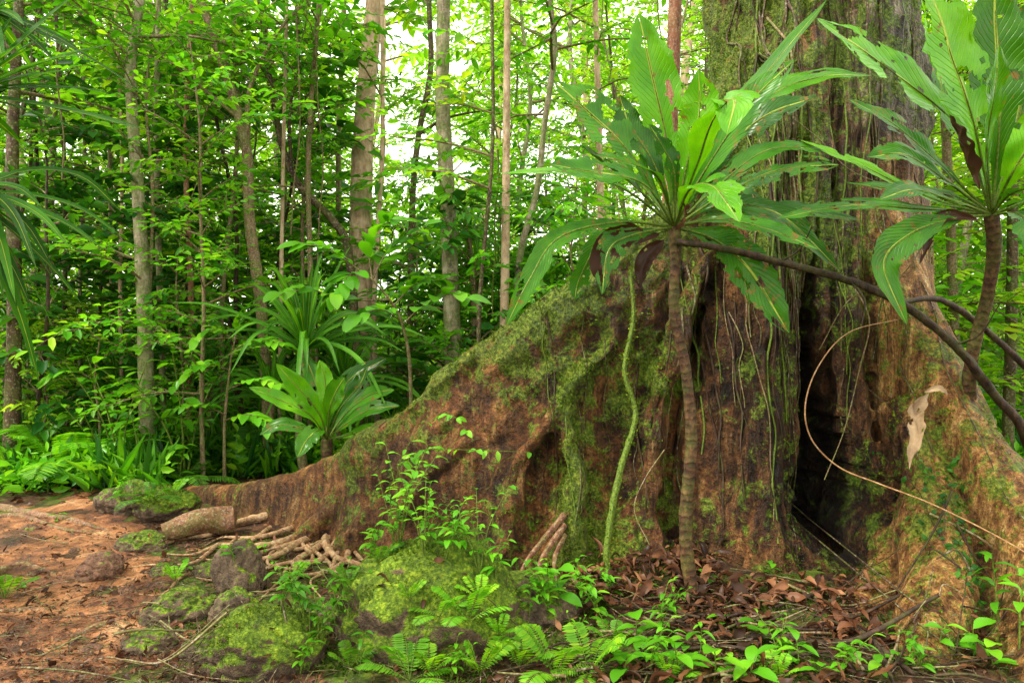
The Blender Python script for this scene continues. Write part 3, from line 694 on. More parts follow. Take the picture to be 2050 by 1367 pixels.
# ---------------------------------------------------------------- rosette plants
def px(l): return [at(*p) for p in l]
def rosette(stem,sr,leaves,label,dead=(),smat=B_ring,extra=0,c=None,elen=1.,wmul=1.0):
    S=px(stem); base=S[0].copy(); g0=gz(base[0],base[1])
    S=[np.array((base[0],base[1],g0-.05))]+S; org=np.array((base[0],base[1],g0))
    e=mkobj(None,'rosette_shrub',loc=org,label=label,category='shrub',group='large leaved rosette shrubs')
    mb=MB(); tube(mb,S,sr,14,140,0,.18,3); mkobj(mb.mesh('stem',[smat],org),'stem',e)
    mb=MB()
    for k,L in enumerate(leaves):
        pts,w,face,dmg,m=L
        bigleaf(mb,px(pts),w*wmul/F*pts[-1][2],face,'obov',72,18,.16,.06,dmg*1.15+.05,k*1.7+len(leaves),m,0,.06+.12*(dmg>0))
        C=catmull(px(pts),20); tube(mb,C[:17],[.009,.007,.004,.002],5,17,2,cap=False)
    rg=random.Random(len(leaves)); cc=at(*c) if c else None
    for k in range(extra):
        az=rg.uniform(0,6.28); el=rg.uniform(-.1,.9); L=elen*rg.uniform(.5,.8)
        d=np.array((math.cos(az)*math.cos(el),math.sin(az)*math.cos(el),math.sin(el)))
        pts=[cc,cc+d*L*.4+np.array((0,0,.03)),cc+d*L*.75,cc+d*L+np.array((0,0,-L*rg.uniform(.02,.2)))]
        bigleaf(mb,pts,L*rg.uniform(.18,.23),np.array((0,-.25,1))+d*-.3,'obov',48,12,.25,.06,rg.choice([.15,.3,.5]),k*2.3,0,0,.15)
        C=catmull(pts,14); tube(mb,C[:11],[.008,.003],5,11,2,cap=False)
    mkobj(mb.mesh('leaves',[M_big,M_bigb,B_vine],org),'leaves',e)
    if dead:
        mb=MB()
        for k,(pts,w) in enumerate(dead): bigleaf(mb,px(pts),w/F*pts[-1][2],(.3,-1,.1),'ell',20,8,.7,.2,.1,k*3.3,0,.6)
        mkobj(mb.mesh('dead_leaves',[M_litter],org),'dead_leaves',e)
f0=(0,-1,.25)
c1=(1350,455,4.1)
def lf(pts,w,face=f0,dmg=0,m=0,c=c1): return ([c]+pts,w,face,dmg,m)
rosette([(1388,1220,4.1),(1372,1050,4.1),(1384,880,4.1),(1372,740,4.1),(1350,620,4.1),(1352,520,4.1),(1350,455,4.1)],[.042,.037,.033,.029,.028,.036],[
 lf([(1338,300,4.1),(1305,150,4.05),(1278,28,4.0)],92,(.1,-1,.1),.05,1),
 lf([(1375,330,4.0),(1400,230,3.95),(1398,140,3.9)],70,(-.2,-1,.1),.15,1),
 lf([(1400,330,4.25),(1500,190,4.4),(1655,0,4.6)],56,(-.7,-.5,.6),0,1),
 lf([(1410,330,4.2),(1540,195,4.3),(1640,155,4.35),(1745,152,4.4)],60,(0,-.8,1),.1,1),
 lf([(1430,330,4.0),(1520,240,3.9),(1640,190,3.8)],70,(.1,-1,.8),.3,0),
 lf([(1400,360,3.9),(1500,210,3.75),(1590,120,3.7)],56,(-.5,-1,.4),0.15,0),
 lf([(1395,330,3.75),(1430,235,3.5),(1470,200,3.4),(1455,270,3.3)],98,(-.1,-.6,1),0,1),
 lf([(1270,320,4.0),(1190,235,3.95),(1108,165,3.9)],104,(.4,-1,.4),.45,0),
 lf([(1290,370,3.9),(1190,345,3.75),(1100,330,3.7)],74,(.1,-1,.9),.35,0),
 lf([(1250,380,3.9),(1130,345,3.8),(1003,348,3.7)],34,(0,-1,1.4),0,1),
 lf([(1240,445,3.9),(1120,475,3.7),(1060,560,3.6),(1012,655,3.55)],42,(.5,-1,.5),.2,0),
 lf([(1270,470,3.85),(1220,500,3.75),(1205,590,3.7)],50,(.2,-1,.2),.4,0),
 lf([(1270,480,4.2),(1200,490,4.25),(1160,560,4.3),(1150,600,4.3)],42,(.3,-1,.3),.3,0),
 lf([(1430,480,4.05),(1500,540,4.05),(1580,668,4.0)],78,(-.3,-1,.4),.35,0),
 lf([(1440,470,4.2),(1480,520,4.2),(1500,610,4.2)],58,(-.2,-1,.3),.4,0),
 lf([(1380,380,3.7),(1430,375,3.5),(1480,445,3.3)],82,(.0,-1,.8),.1,1),
 lf([(1440,410,4.1),(1560,430,4.15),(1680,540,4.2)],66,(-.2,-1,.8),.2,0),
 lf([(1450,390,4.0),(1560,340,3.9),(1680,330,3.8)],68,(-.1,-1,.8),.55,0),
 lf([(1440,370,4.1),(1540,300,4.2),(1660,300,4.3)],44,(-.2,-1,.9),.15,0),
 lf([(1450,430,4.2),(1580,420,4.3),(1720,440,4.4)],48,(-.1,-.9,.9),.15,0),
 lf([(1440,440,3.9),(1540,460,3.8),(1640,500,3.7)],48,(-.1,-.9,.9),.25,0),
 lf([(1310,330,4.05),(1260,250,4.05),(1240,190,4.05)],54,(.3,-1,.3),.1,0),
 lf([(1350,350,3.95),(1330,300,3.9),(1300,250,3.85)],44,(.3,-1,.3),.1,0),
 lf([(1375,370,4.3),(1420,280,4.5),(1440,200,4.7)],52,(-.2,-1,.3),0,1),
 lf([(1320,360,3.7),(1270,330,3.45),(1190,310,3.3)],50,(.2,-.7,1),.2,0)],
 'slender stemmed shrub with huge torn paddle leaves in a rosette',
 dead=[([(1320,470,4.0),(1240,480,3.95),(1205,530,3.9),(1215,570,3.9)],60),([(1330,480,4.05),(1290,520,4.0),(1280,580,4.0)],34),([(1350,460,4.1),(1370,430,3.9),(1365,395,3.85)],22)],extra=2,c=c1,wmul=1.12)
c2=(1985,430,4.15)
def l2(*a,**k): return lf(*a,c=c2,**k)
rosette([(2025,1000,4.75),(1962,900,4.6),(1940,800,4.5),(1948,700,4.4),(1975,600,4.3),(1990,500,4.2),(1985,430,4.15)],[.055,.048,.042,.035,.034,.04],[
 l2([(1920,260,4.0),(1780,140,3.9),(1635,38,3.8)],110,(.4,-1,.5),.3,1),
 l2([(1950,250,3.9),(1900,100,3.8),(1850,-60,3.7)],136,(.2,-1,.2),.2,1),
 l2([(2000,250,4.0),(1995,100,3.95),(1990,-50,3.9)],116,(0,-1,.1),.1,1),
 l2([(2030,270,4.1),(2060,120,4.1),(2080,-20,4.1)],110,(-.2,-1,.1),0.1,0),
 l2([(1975,300,3.8),(1990,190,3.6),(2000,90,3.5)],72,(.3,-1,.3),.1,1),
 l2([(1880,330,4.1),(1790,250,4.15),(1700,200,4.2)],60,(.2,-1,.9),.2,0),
 l2([(1890,360,4.0),(1810,310,3.95),(1735,315,3.9)],60,(.1,-1,.9),.15,0),
 l2([(1870,400,4.1),(1720,330,4.2),(1600,280,4.3)],38,(.1,-.8,1),.1,1),
 l2([(1900,390,4.2),(1800,380,4.3),(1690,365,4.4)],40,(.1,-.7,1),0.1,0),
 l2([(1860,420,4.0),(1700,412,3.9),(1555,438,3.8)],50,(0,-.8,1),.15,0),
 l2([(1900,440,3.9),(1820,470,3.85),(1770,530,3.8),(1815,650,3.8)],64,(.2,-1,.3),.0,0),
 l2([(1900,400,3.9),(1830,380,3.7),(1760,400,3.6)],58,(.1,-.8,1),.15,0),
 l2([(2060,400,4.0),(2120,360,3.9),(2200,380,3.8)],70,(-.1,-.8,1),.1,0),
 l2([(2040,430,3.9),(2070,470,3.8),(2090,560,3.75)],70,(-.1,-1,.4),.2,0),
 l2([(2030,340,3.9),(2090,250,3.8),(2150,180,3.7)],80,(-.2,-1,.4),0,1),
 l2([(1960,330,4.3),(1900,220,4.5),(1870,120,4.6)],60,(.2,-1,.3),.1,0)],
 'ringed crooked stem topped by broad glossy paddle leaves',
 dead=[([(1960,380,3.9),(1925,300,3.8),(1900,230,3.75)],46),([(1960,440,3.95),(1880,440,3.9),(1840,530,3.85)],26)],extra=2,c=c2,wmul=1.1)
mb=MB(); pts=px([(1355,485,4.05),(1450,498,4.0),(1560,525,4.0),(1700,562,4.1),(1810,612,4.2),(1910,690,4.3),(1990,790,4.4),(2060,890,4.5)])
e=pts[-1]; pts.append(np.array((e[0]+.25,e[1]+.1,gz(e[0],e[1])-.05)))
tube(mb,pts,[.017,.020,.023,.027,.036],10,110,0,.4,4)
tube(mb,px([(1800,605,4.25),(1880,600,4.6),(1960,650,4.9),(2060,740,5.1)]),[.014,.022,.022],8,30,0,.35,5)
for tw in ([(1560,525,4.0),(1600,500,3.95),(1625,455,3.9)],[(1910,690,4.3),(1960,670,4.2),(2000,610,4.1)],[(1700,562,4.1),(1730,600,4.05),(1725,650,4.0)]): tube(mb,px(tw),[.007,.003],5,12,0,.2,1)
mkobj(mb.mesh('leaning_branch',[B_black],pts[-1]),'leaning_branch',loc=pts[-1],label='bare dark branch leaning against the ringed stem',category='branch')
mb=MB(); bigleaf(mb,px([(1860,785,3.95),(1830,825,3.85),(1838,870,3.75),(1820,940,3.65)]),30/F*4,(.3,-1,.1),'ell',24,8,.9,.35,.2,3,0,1.6,.2)
bigleaf(mb,px([(1850,785,3.95),(1878,778,3.93),(1898,790,3.93)]),13/F*4,(.1,-1,.5),'ell',14,6,.6,.2,0,5,0)
a=NT('dry_leaf'); n_=a.noise(12,5,.6,a.n('TexCoord').outputs['Object']); M_dry=a.finish(a.ramp(n_,[(.3,(.14,.08,.04)),(.7,(.42,.30,.17))]),.6,a.bump(n_,.5,.01),.3,.15)
mkobj(mb.mesh('dead_leaf',[M_dry],at(1850,785,4)),'dead_leaf',loc=at(1850,785,4),label='curled dry tan leaf caught on the buttress root',category='leaf')

def straps(rng,n,L,w,droop,elmin=.1,elmax=1.4):
    mb=MB()
    for i in range(n):
        az=i*2.4+rng.uniform(-.3,.3); el=rng.uniform(elmin,elmax); l=L*rng.uniform(.6,1.15)
        d=np.array((math.cos(az)*math.cos(el),math.sin(az)*math.cos(el),math.sin(el)))
        dr=droop*rng.uniform(.4,1.5)*(.25+.75*math.cos(el))
        pts=[(0,0,.0),d*l*.35,d*l*.7+np.array((0,0,-dr*l*.25)),d*l*.98+np.array((0,0,-dr*l*.75))]
        bigleaf(mb,pts,w*rng.uniform(.8,1.1),np.cross(np.cross(d,(0,0,1)),d)+np.array((0,-.6,.01)),'strap',14,4,.25,.01,0,i,0)
    return mb
def strap_plant(u,v,d,h,n,L,w,droop,label,mat=M_strap,heads=1,el=(.1,1.4)):
    c=at(u,v,d); g0=gz(c[0],c[1]); org=np.array((c[0],c[1],g0))
    e=mkobj(None,'screw_pine',loc=org,label=label,category='shrub',group='strap leaved screw pines')
    mb=MB(); tube(mb,[(0,0,-.1),(R.uniform(-.1,.1),0,(c[2]-g0)*.5),(0,0,max(.05,c[2]-g0))],[.06,.04,.035],8,16,0,.15,1); mkobj(mb.mesh('stem',[B_thin]),'stem',e)
    m=straps(R,n,L,w,droop,*el); mkobj(m.mesh('leaves',[mat]),'leaves',e,loc=(0,0,c[2]-g0))
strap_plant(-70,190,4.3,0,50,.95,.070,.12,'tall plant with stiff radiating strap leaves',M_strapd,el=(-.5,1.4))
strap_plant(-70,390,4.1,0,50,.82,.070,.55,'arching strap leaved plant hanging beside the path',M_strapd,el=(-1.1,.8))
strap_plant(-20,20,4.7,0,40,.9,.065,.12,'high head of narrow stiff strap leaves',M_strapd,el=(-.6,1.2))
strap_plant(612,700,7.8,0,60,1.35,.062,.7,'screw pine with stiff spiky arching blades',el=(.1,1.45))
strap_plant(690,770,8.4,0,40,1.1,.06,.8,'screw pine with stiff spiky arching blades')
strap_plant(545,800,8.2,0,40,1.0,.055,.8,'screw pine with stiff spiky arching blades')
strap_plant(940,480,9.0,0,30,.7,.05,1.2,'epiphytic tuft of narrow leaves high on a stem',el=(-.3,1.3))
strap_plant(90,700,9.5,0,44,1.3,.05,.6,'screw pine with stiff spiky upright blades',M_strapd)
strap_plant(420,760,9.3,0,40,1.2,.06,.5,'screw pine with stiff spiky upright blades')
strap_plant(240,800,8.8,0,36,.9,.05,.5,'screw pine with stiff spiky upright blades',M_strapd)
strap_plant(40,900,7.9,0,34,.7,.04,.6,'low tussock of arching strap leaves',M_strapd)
strap_plant(330,890,8.0,0,30,.6,.035,.6,'low tussock of arching strap leaves',M_strapd)
c3=(655,880,6.7)
def l3(*a,**k): return lf(*a,c=c3,**k)
rosette([(655,940,6.7),(655,880,6.7)],[.06,.05],[
 l3([(640,830,6.6),(600,780,6.5),(553,728,6.4)],44,(.2,-1,.6),0,1),l3([(620,830,6.5),(560,800,6.4),(498,775,6.3)],38,(.2,-1,.9),0,1),
 l3([(665,820,6.7),(700,760,6.7),(775,716,6.7)],40,(-.3,-1,.5),0,0),l3([(660,820,6.5),(675,780,6.4),(690,755,6.3)],44,(0,-1,.3),0,1),
 l3([(640,860,6.4),(615,880,6.3),(595,915,6.2)],42,(.1,-1,.6),0,1),l3([(690,850,6.6),(740,820,6.5),(800,812,6.4)],38,(-.1,-1,.9),0,0),
 l3([(610,860,6.6),(560,850,6.6),(520,870,6.6)],32,(.1,-1,.9),0,0),l3([(690,830,6.9),(740,790,7.1),(790,780,7.2)],36,(-.1,-1,.7),0,0),
 l3([(650,820,6.9),(630,760,7.1),(610,710,7.2)],40,(.1,-1,.4),0,0),l3([(700,870,6.6),(740,860,6.5),(770,880,6.4)],30,(-.1,-1,.9),0,1),
 l3([(655,820,6.6),(650,760,6.6),(640,720,6.6)],34,(.1,-1,.2),0,1),l3([(680,820,6.6),(720,770,6.6),(735,735,6.6)],34,(-.2,-1,.3),0,0)],
 'low rosette of broad glossy paddle leaves behind the root ridge')
LFm=[leaf_fine(.42,.2,.12,0,.03,k) for k in range(3)]
def big_sapling(base,stem,brs,label,s0,s1,mat=M_near):
    mt=MB(); mc=MB(); org=at(*base); org[2]=gz(org[0],org[1])
    S=[org-np.array((0,0,.1))]+px(stem); tube(mt,S,[.02,.016,.012,.008],7,30,0,.1,1)
    for br in brs:
        C=tube(mt,px(br),[.008,.003],5,18)
        P=[];D=[];U=[];S_=[]
        for i in range(4,18,2):
            t=C[min(17,i)]-C[i-2]; t=nrm(t); sd=nrm(np.cross(t,(0,0,1)))
            for s in (-1,1):
                P.append(C[i]);D.append(t*.6+sd*s*R.uniform(.5,1)+np.array((0,0,R.uniform(-.3,.2))));U.append((R.uniform(-.3,.3),R.uniform(-.9,-.1),1));S_.append(R.uniform(s0,s1))
        Mx=frames(P,D,U,S_)
        for k in range(3): mc.inst(LFm[k],Mx[k::3],0)
    e=mkobj(None,'sapling',loc=org,label=label,category='sapling',group='large leaved saplings')
    mkobj(mt.mesh('trunk',[B_thin],org),'trunk',e); mkobj(mc.mesh('crown',[mat],org),'crown',e)
big_sapling((820,700,6.6),[(822,760,6.6),(806,650,6.6),(780,600,6.55),(745,560,6.5)],[[(780,600,6.55),(700,600,6.4),(620,580,6.3),(560,590,6.2)],[(745,560,6.5),(690,520,6.4),(650,495,6.3),(600,490,6.3)],[(745,560,6.5),(740,500,6.5),(760,455,6.5),(800,440,6.4)],
           [(806,650,6.6),(850,610,6.5),(900,590,6.4),(940,600,6.3)],[(790,610,6.5),(830,570,6.5),(880,560,6.5)],[(745,560,6.5),(780,500,6.6),(850,455,6.7)],[(800,640,6.5),(760,620,6.3),(700,640,6.2)],[(720,540,6.5),(690,560,6.3),(660,600,6.2)]],
           'bright green sapling with large oval leaves on thin branches',.18,.30)
big_sapling((450,930,7.6),[(450,850,7.6),(460,740,7.6),(470,680,7.6)],[[(470,680,7.6),(430,660,7.5),(390,680,7.4)],[(465,700,7.6),(520,680,7.5),(570,690,7.4)],[(460,740,7.6),(410,730,7.4),(360,760,7.3)],[(455,780,7.6),(510,760,7.4),(560,770,7.3)],[(452,830,7.6),(400,810,7.4),(340,820,7.3)],[(452,840,7.6),(500,830,7.4),(540,850,7.3)],[(470,680,7.6),(480,640,7.6),(500,610,7.6)]],
           'leafy sapling with bright oval leaves near the root tip',.13,.22)
big_sapling((200,930,8.0),[(200,850,8),(190,760,8),(200,680,8)],[[(200,680,8),(160,650,7.9),(120,660,7.8)],[(195,720,8),(240,700,7.9),(290,700,7.8)],[(190,760,8),(140,740,7.9),(90,760,7.8)],[(195,800,8),(250,780,7.9),(300,800,7.8)],[(200,840,8),(150,830,7.9),(110,850,7.8)]],
           'leafy sapling with dark oval leaves near the path',.13,.22,M_mid)

# ---------------------------------------------------------------- ferns and seedlings
def fern_mesh(rng,nf,L,np_=20,arch=.5,lw=.2,el=(.4,1.2),leaf=LN,mats=None):
    mb=MB()
    for i in range(nf):
        az=i*2*math.pi/nf+rng.uniform(-.35,.35); e=rng.uniform(*el); l=L*rng.uniform(.7,1.1)
        d=np.array((math.cos(az)*math.cos(e),math.sin(az)*math.cos(e),math.sin(e)))
        pts=[np.zeros(3),d*l*.4,d*l*.75+np.array((0,0,-arch*l*.15)),d*l+np.array((0,0,-arch*l*.45))]
        C=tube(mb,pts,[.003,.001],4,np_+4,1,cap=False); P=[];D=[];U=[];S=[]
        for k in range(3,np_+4):
            t=(k-3)/np_; T=nrm(C[min(k+1,np_+3)]-C[k-1]); sd=nrm(np.cross(T,(0,0,1))); up=np.cross(sd,T)
            w=lw*l*1.4*(math.sin(math.pi*(t*.86+.1))**.8)
            for s in (-1,1):
                P.append(C[k]);D.append(sd*s+T*.35+np.array((0,0,-.18+rng.uniform(-.1,.1))));U.append(up+np.array((rng.uniform(-.2,.2),0,0)));S.append(w)
        mb.inst(leaf,frames(P,D,U,S),0)
    return mb.mesh('fern',list(mats))
FW=leaf_simple(.24,.08,.03)
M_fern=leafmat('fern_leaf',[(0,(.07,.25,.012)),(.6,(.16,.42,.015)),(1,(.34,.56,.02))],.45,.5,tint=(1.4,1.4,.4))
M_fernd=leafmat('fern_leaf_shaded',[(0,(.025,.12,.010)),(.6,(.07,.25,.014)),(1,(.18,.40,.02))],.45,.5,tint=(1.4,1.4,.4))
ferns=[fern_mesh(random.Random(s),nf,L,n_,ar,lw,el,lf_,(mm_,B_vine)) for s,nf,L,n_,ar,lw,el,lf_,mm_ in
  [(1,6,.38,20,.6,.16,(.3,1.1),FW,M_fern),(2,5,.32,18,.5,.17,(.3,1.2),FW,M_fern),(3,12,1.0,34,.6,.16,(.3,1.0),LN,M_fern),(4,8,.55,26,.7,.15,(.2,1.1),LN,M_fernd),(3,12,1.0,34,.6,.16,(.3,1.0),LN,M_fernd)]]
def seedling_mesh(rng,h,nl,ls,leafset=LF,mats=None,spread=.5,branch=1):
    mb=MB()
    for b in range(branch):
        a=rng.uniform(0,6.28); lean=rng.uniform(.05,spread)*h
        pts=[(0,0,-.02),(math.cos(a)*lean*.3,math.sin(a)*lean*.3,h*.5),(math.cos(a)*lean,math.sin(a)*lean,h*rng.uniform(.8,1.))]
        C=tube(mb,pts,[.003*(1+h),.0015],5,12,1)
        P=[];D=[];U=[];S=[]
        for i in range(nl):
            t=.3+.7*i/max(1,nl-1); az=i*2.4+rng.uniform(-.4,.4); e_=rng.uniform(-.1,.5)
            P.append(C[min(11,int(t*11))]);D.append((math.cos(az)*math.cos(e_),math.sin(az)*math.cos(e_),math.sin(e_)));U.append((rng.uniform(-.2,.2),rng.uniform(-.4,.1),1));S.append(ls*rng.uniform(.6,1.1))
        Mx=frames(P,D,U,S)
        for k in range(len(leafset)): mb.inst(leafset[k],Mx[k::len(leafset)],0)
    return mb.mesh('seedling',list(mats or (M_near,B_vine)))
LFn=[leaf_fine(.32,.35,.12,0,.05,k+5) for k in range(3)]
seeds=[seedling_mesh(random.Random(31),.16,6,.12),seedling_mesh(random.Random(32),.28,9,.10,LFn),seedling_mesh(random.Random(33),.10,5,.13),
  seedling_mesh(random.Random(34),.45,9,.07,LF,None,.6,4),seedling_mesh(random.Random(35),.22,8,.08,LFn,None,.7,3),seedling_mesh(random.Random(36),.06,4,.06)]
rocks_info=[]
def rock(u,v,d,rx,ry,rz_,mat,label,cz=.0,seed=0,rot=0,name='rock',sub=5,tilt=0,amp=.24):
    bm=bmesh.new(); bmesh.ops.create_icosphere(bm,subdivisions=sub,radius=1)
    for vv in bm.verts:
        p=vv.co.copy(); q=p*1.1+Vector((seed*3.1,0,0))
        k=1+amp*noise.noise(q)+.10*noise.noise(q*2.6)+.06*noise.noise(q*7)+.03*noise.noise(q*16)
        c_=1-.12*max(0,1-abs(noise.noise(q*1.7))*9); k*=c_
        vv.co=Vector((p.x*rx*k,p.y*ry*k,p.z*rz_*k))
    me=bpy.data.meshes.new(name); bm.to_mesh(me); bm.free(); me.materials.append(mat)
    me.polygons.foreach_set('use_smooth',np.full(len(me.polygons),True))
    x=(u-1025)/F*d; z=gz(x,d)+cz
    o=mkobj(me,name,loc=(x,d,z),rot=(0,tilt,rot),label=label,category='rock' if name=='rock' else name)
    if name=='rock': o['group']='stones and boulders by the path'
    M=Matrix.Translation((x,d,z))@Matrix.Rotation(rot,4,'Z')@Matrix.Rotation(tilt,4,'Y')
    rocks_info.append((me,M,mat,o)); return o
rock(870,0,3.85,.48,.40,.45,K_moss,'large boulder blanketed in yellow green moss and ferns',.03,1,.2,amp=.14)
rock(1050,0,4.1,.34,.28,.20,K_half,'low mossy boulder merging into leaf litter',.0,2,.5)
rock(535,0,3.55,.28,.23,.20,K_moss,'rounded mossy boulder at the path edge',.05,3,.3,amp=.16)
rock(480,0,4.4,.15,.14,.23,K_half,'upright grey stone with mossy side',.08,4,0)
rock(365,0,4.05,.20,.15,.13,K_half,'flat dark stone half buried beside the path',.01,5,.4)
rock(655,0,3.9,.14,.13,.12,K_half,'dark stone partly hidden by seedlings',.0,16,.1)
rock(470,0,4.0,.13,.12,.12,K_half,'brown stone wedged between boulders',.02,15,.9)
rock(410,0,3.6,.12,.10,.08,K_half,'brown stone lying at the path edge',.01,25,.9)
rock(420,0,4.7,.10,.09,.07,K_half,'brown stone lying at the path edge',.01,26,.2)
rock(330,0,4.75,.09,.08,.06,K_half,'brown stone lying at the path edge',.01,27,.2)
rock(200,0,4.75,.14,.12,.11,K_red,'reddish brown stone lying on the earth path',.03,6,.3)
rock(255,0,4.4,.05,.05,.045,K_red,'small reddish pebble on the path',.01,7)
rock(283,0,5.35,.18,.13,.10,K_half,'low greenish stone at the path edge',.02,8)
rock(338,0,6.2,.26,.2,.19,K_moss,'rounded mossy boulder at the end of the root',.06,9)
rock(255,0,6.35,.25,.2,.20,K_half,'rounded brown boulder beside the path',.04,10)
for i,(u,d,r) in enumerate([(60,5.9,.09),(320,4.5,.06),(150,5.3,.05),(40,4.4,.06),(110,4.0,.05),(180,3.6,.07),(250,5.0,.05),(90,5.0,.04),(330,5.0,.05),(230,3.9,.04),(20,3.7,.05),(300,4.8,.035),(130,4.6,.03),(390,4.7,.05),(60,3.45,.04),(10,5.2,.06),(180,4.2,.04),(280,4.1,.05),(70,4.8,.05)]):
    rock(u,0,d,r,r*.85,r*.55,K_red,'small reddish stone embedded in the path',-.005,30+i,i)
rock(300,0,3.65,.13,.1,.09,K_half,'dark stone at the edge of the path',.01,22)
mb=MB(); a0=ground_at(325,1088)+np.array((0,0,.08)); b0=ground_at(465,1068)+np.array((0,0,.12)); tube(mb,[a0,(a0+b0)/2+np.array((0,0,.02)),b0],[.07,.10,.10],14,20,0,.3,3)
mkobj(mb.mesh('log',[B_rootd],a0),'log',loc=a0,label='short weathered log lying beside mossy stones',category='log')
for me,M,mat,o in rocks_info:
    if mat is not K_moss: continue
    nvv=len(me.vertices); c=np.array([v.co for v in me.vertices]); nn=np.array([v.normal for v in me.vertices])
    f=np.array([nz(p[0]*6,p[1]*6,p[2]*6)+.6*nz(p[0]*14,p[1]*14,p[2]*14) for p in c]); w=np.clip(nn[:,2]*.8+f*1.0-.35,0,1)
    if w.sum()<=0: continue
    size=np.ptp(c[:,0]); k=int(9000*size*size/1.2+800); ii=NR.choice(nvv,k,p=w/w.sum())
    P=c[ii]+NR.randn(k,3)*.005; mb=MB(); mb.inst(BT,frames(P,NR.randn(k,3),nn[ii]+NR.randn(k,3)*.5,.003+NR.rand(k)**2*.009),0)
    mkobj(mb.mesh('moss',[M_moss]),'moss',o)
allv=[];allf=[];off=0
for me,M,mat,o in rocks_info:
    allv+=[tuple(M@v.co) for v in me.vertices]; allf+=[tuple(i+off for i in p.vertices) for p in me.polygons]; off=len(allv)
rb=BVHTree.FromPolygons(allv,allf)
def top(x,y):
    h=rb.ray_cast(Vector((x,y,3)),Vector((0,0,-1)))
    z=surf(x,y); n_=Vector((0,0,1))
    if h[0] is not None and h[0].z>z: z=h[0].z; n_=h[1]
    h=bvh.ray_cast(Vector((x,y,.6)),Vector((0,0,-1)))
    if y<4.6 and h[0] is not None and h[0].z>z and h[1].z>0: z=h[0].z; n_=h[1]
    return (z,n_)
def uvd(u,v):
    for d in np.arange(2.2,14,.03):
        p=at(u,v,d)
        if p[2]<=top(p[0],p[1])[0]: return p
    return ground_at(u,v)
def place(me,name,u,v,s,label,cat,grp,rz=None):
    p=uvd(u,v); mkobj(me,name,loc=(p[0],p[1],top(p[0],p[1])[0]-.005),rot=(R.uniform(-.1,.1),R.uniform(-.1,.1),R.uniform(0,6.28) if rz is None else rz),scale=s,label=label,category=cat,group=grp)
for u,v,k,s in [(860,1350,1,.75),(940,1310,0,.8),(960,1355,1,.9),(700,1335,1,.7),(960,1230,1,.6),(880,1250,0,.6),(820,1230,1,.5),(1110,1355,0,.9),(1180,1350,0,.8),(820,1365,0,.8),(350,1165,1,.6),(590,1160,1,.6),(10,1200,1,.8),(1040,1340,1,.8),
                (300,1005,3,.6),(345,1000,1,.8),(700,1180,1,.6),(1340,1360,1,.7),(760,1130,1,.6),(1000,1290,1,.6),(1230,1290,1,.6),(1560,1360,1,.6)]:
    place(ferns[k],'fern',u,v,s,R.choice(['bright green fern sprouting from mossy rock','small feathery fern growing in leaf litter']) ,'fern','ferns on rocks and forest floor')
p=at(130,915,7.6); mkobj(ferns[2],'fern',loc=(p[0],p[1],gz(p[0],p[1])+.15),label='large arching lime green fern in shaded undergrowth',category='fern',group='ferns on rocks and forest floor')
for i in range(46):
    y=R.uniform(7.3,12); x=R.uniform(-.68,.02)*y if i<40 else R.uniform(.52,.68)*y
    if y<8 and -2.5<x<3.4: continue
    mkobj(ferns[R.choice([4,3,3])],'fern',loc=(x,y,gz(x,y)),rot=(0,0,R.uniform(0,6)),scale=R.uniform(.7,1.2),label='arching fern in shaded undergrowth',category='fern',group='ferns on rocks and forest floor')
SL=['small seedling with pointed oval leaves','leafy seedling with drooping narrow leaves','low seedling with broad shiny leaves','delicate branching seedling with small leaves','spreading seedling with slender leaves','tiny seedling in leaf litter']
for u,v,k,s in [(1120,1215,0,1.3),(1170,1230,1,1.),(1080,1200,2,1.),(1240,1330,2,1.3),(1275,1300,0,1.3),(1320,1280,4,1.1),(1200,1240,4,1.1),(1150,1200,1,.9),(1230,1200,4,.9),(1530,1290,2,1.2),(1430,1367,2,1.6),(1360,1367,0,1.3),(1500,1367,2,1.3),(1600,1350,0,1.),(1250,1367,2,1.3),(1100,1230,4,1.2),(1060,1250,1,.8),
   (2000,1260,1,1.5),(2040,1300,1,1.6),(1950,1330,0,1.1),(1990,1340,2,1.4),(1800,1340,2,.9),(1540,1150,5,1.3),(1290,1200,5,1.2),(790,1110,3,.9),(800,1090,3,1.2),(850,1115,3,.9),(770,1080,4,1.2),(740,1115,4,1.),(890,1120,4,1.2),(860,1100,4,1.1),(930,1120,4,1.),(960,1150,3,.9),(990,1160,4,1.),
   (560,1225,4,1.),(610,1240,4,1.1),(590,1210,3,.6),(680,1230,4,1.1),(640,1320,4,1.),(660,1280,1,.9),(700,1250,3,.5),(620,1290,1,.8),(370,1150,5,1.4),(270,1040,1,.7),(300,1020,2,.8),(240,1020,4,1.),(600,1350,4,.8),(720,1350,1,.8),
   (900,1365,4,.8),(1050,1310,2,.6),(470,1120,5,1.4),(530,1110,5,1.3),(1700,1330,5,1.5),(1640,1360,2,.9),(1880,1290,5,1.5),(1480,1350,5,1.2),(110,1045,5,1.2),(40,1180,5,.9),(1420,1180,5,1.4),(1600,1320,5,1.4),(1210,1260,5,1.4),(1150,1290,4,.6),(1100,1260,4,.8),(1380,1310,5,1.6),(1450,1260,5,1.4),(1750,1360,5,1.6),(1300,1345,4,1.),(1400,1330,1,.8),(1560,1330,4,.9),(1680,1365,4,1.),(1850,1350,4,.9),(1340,1240,4,.8)]:
    place(seeds[k],'seedling',u,v,s,SL[k],'seedling','seedlings on the forest floor')
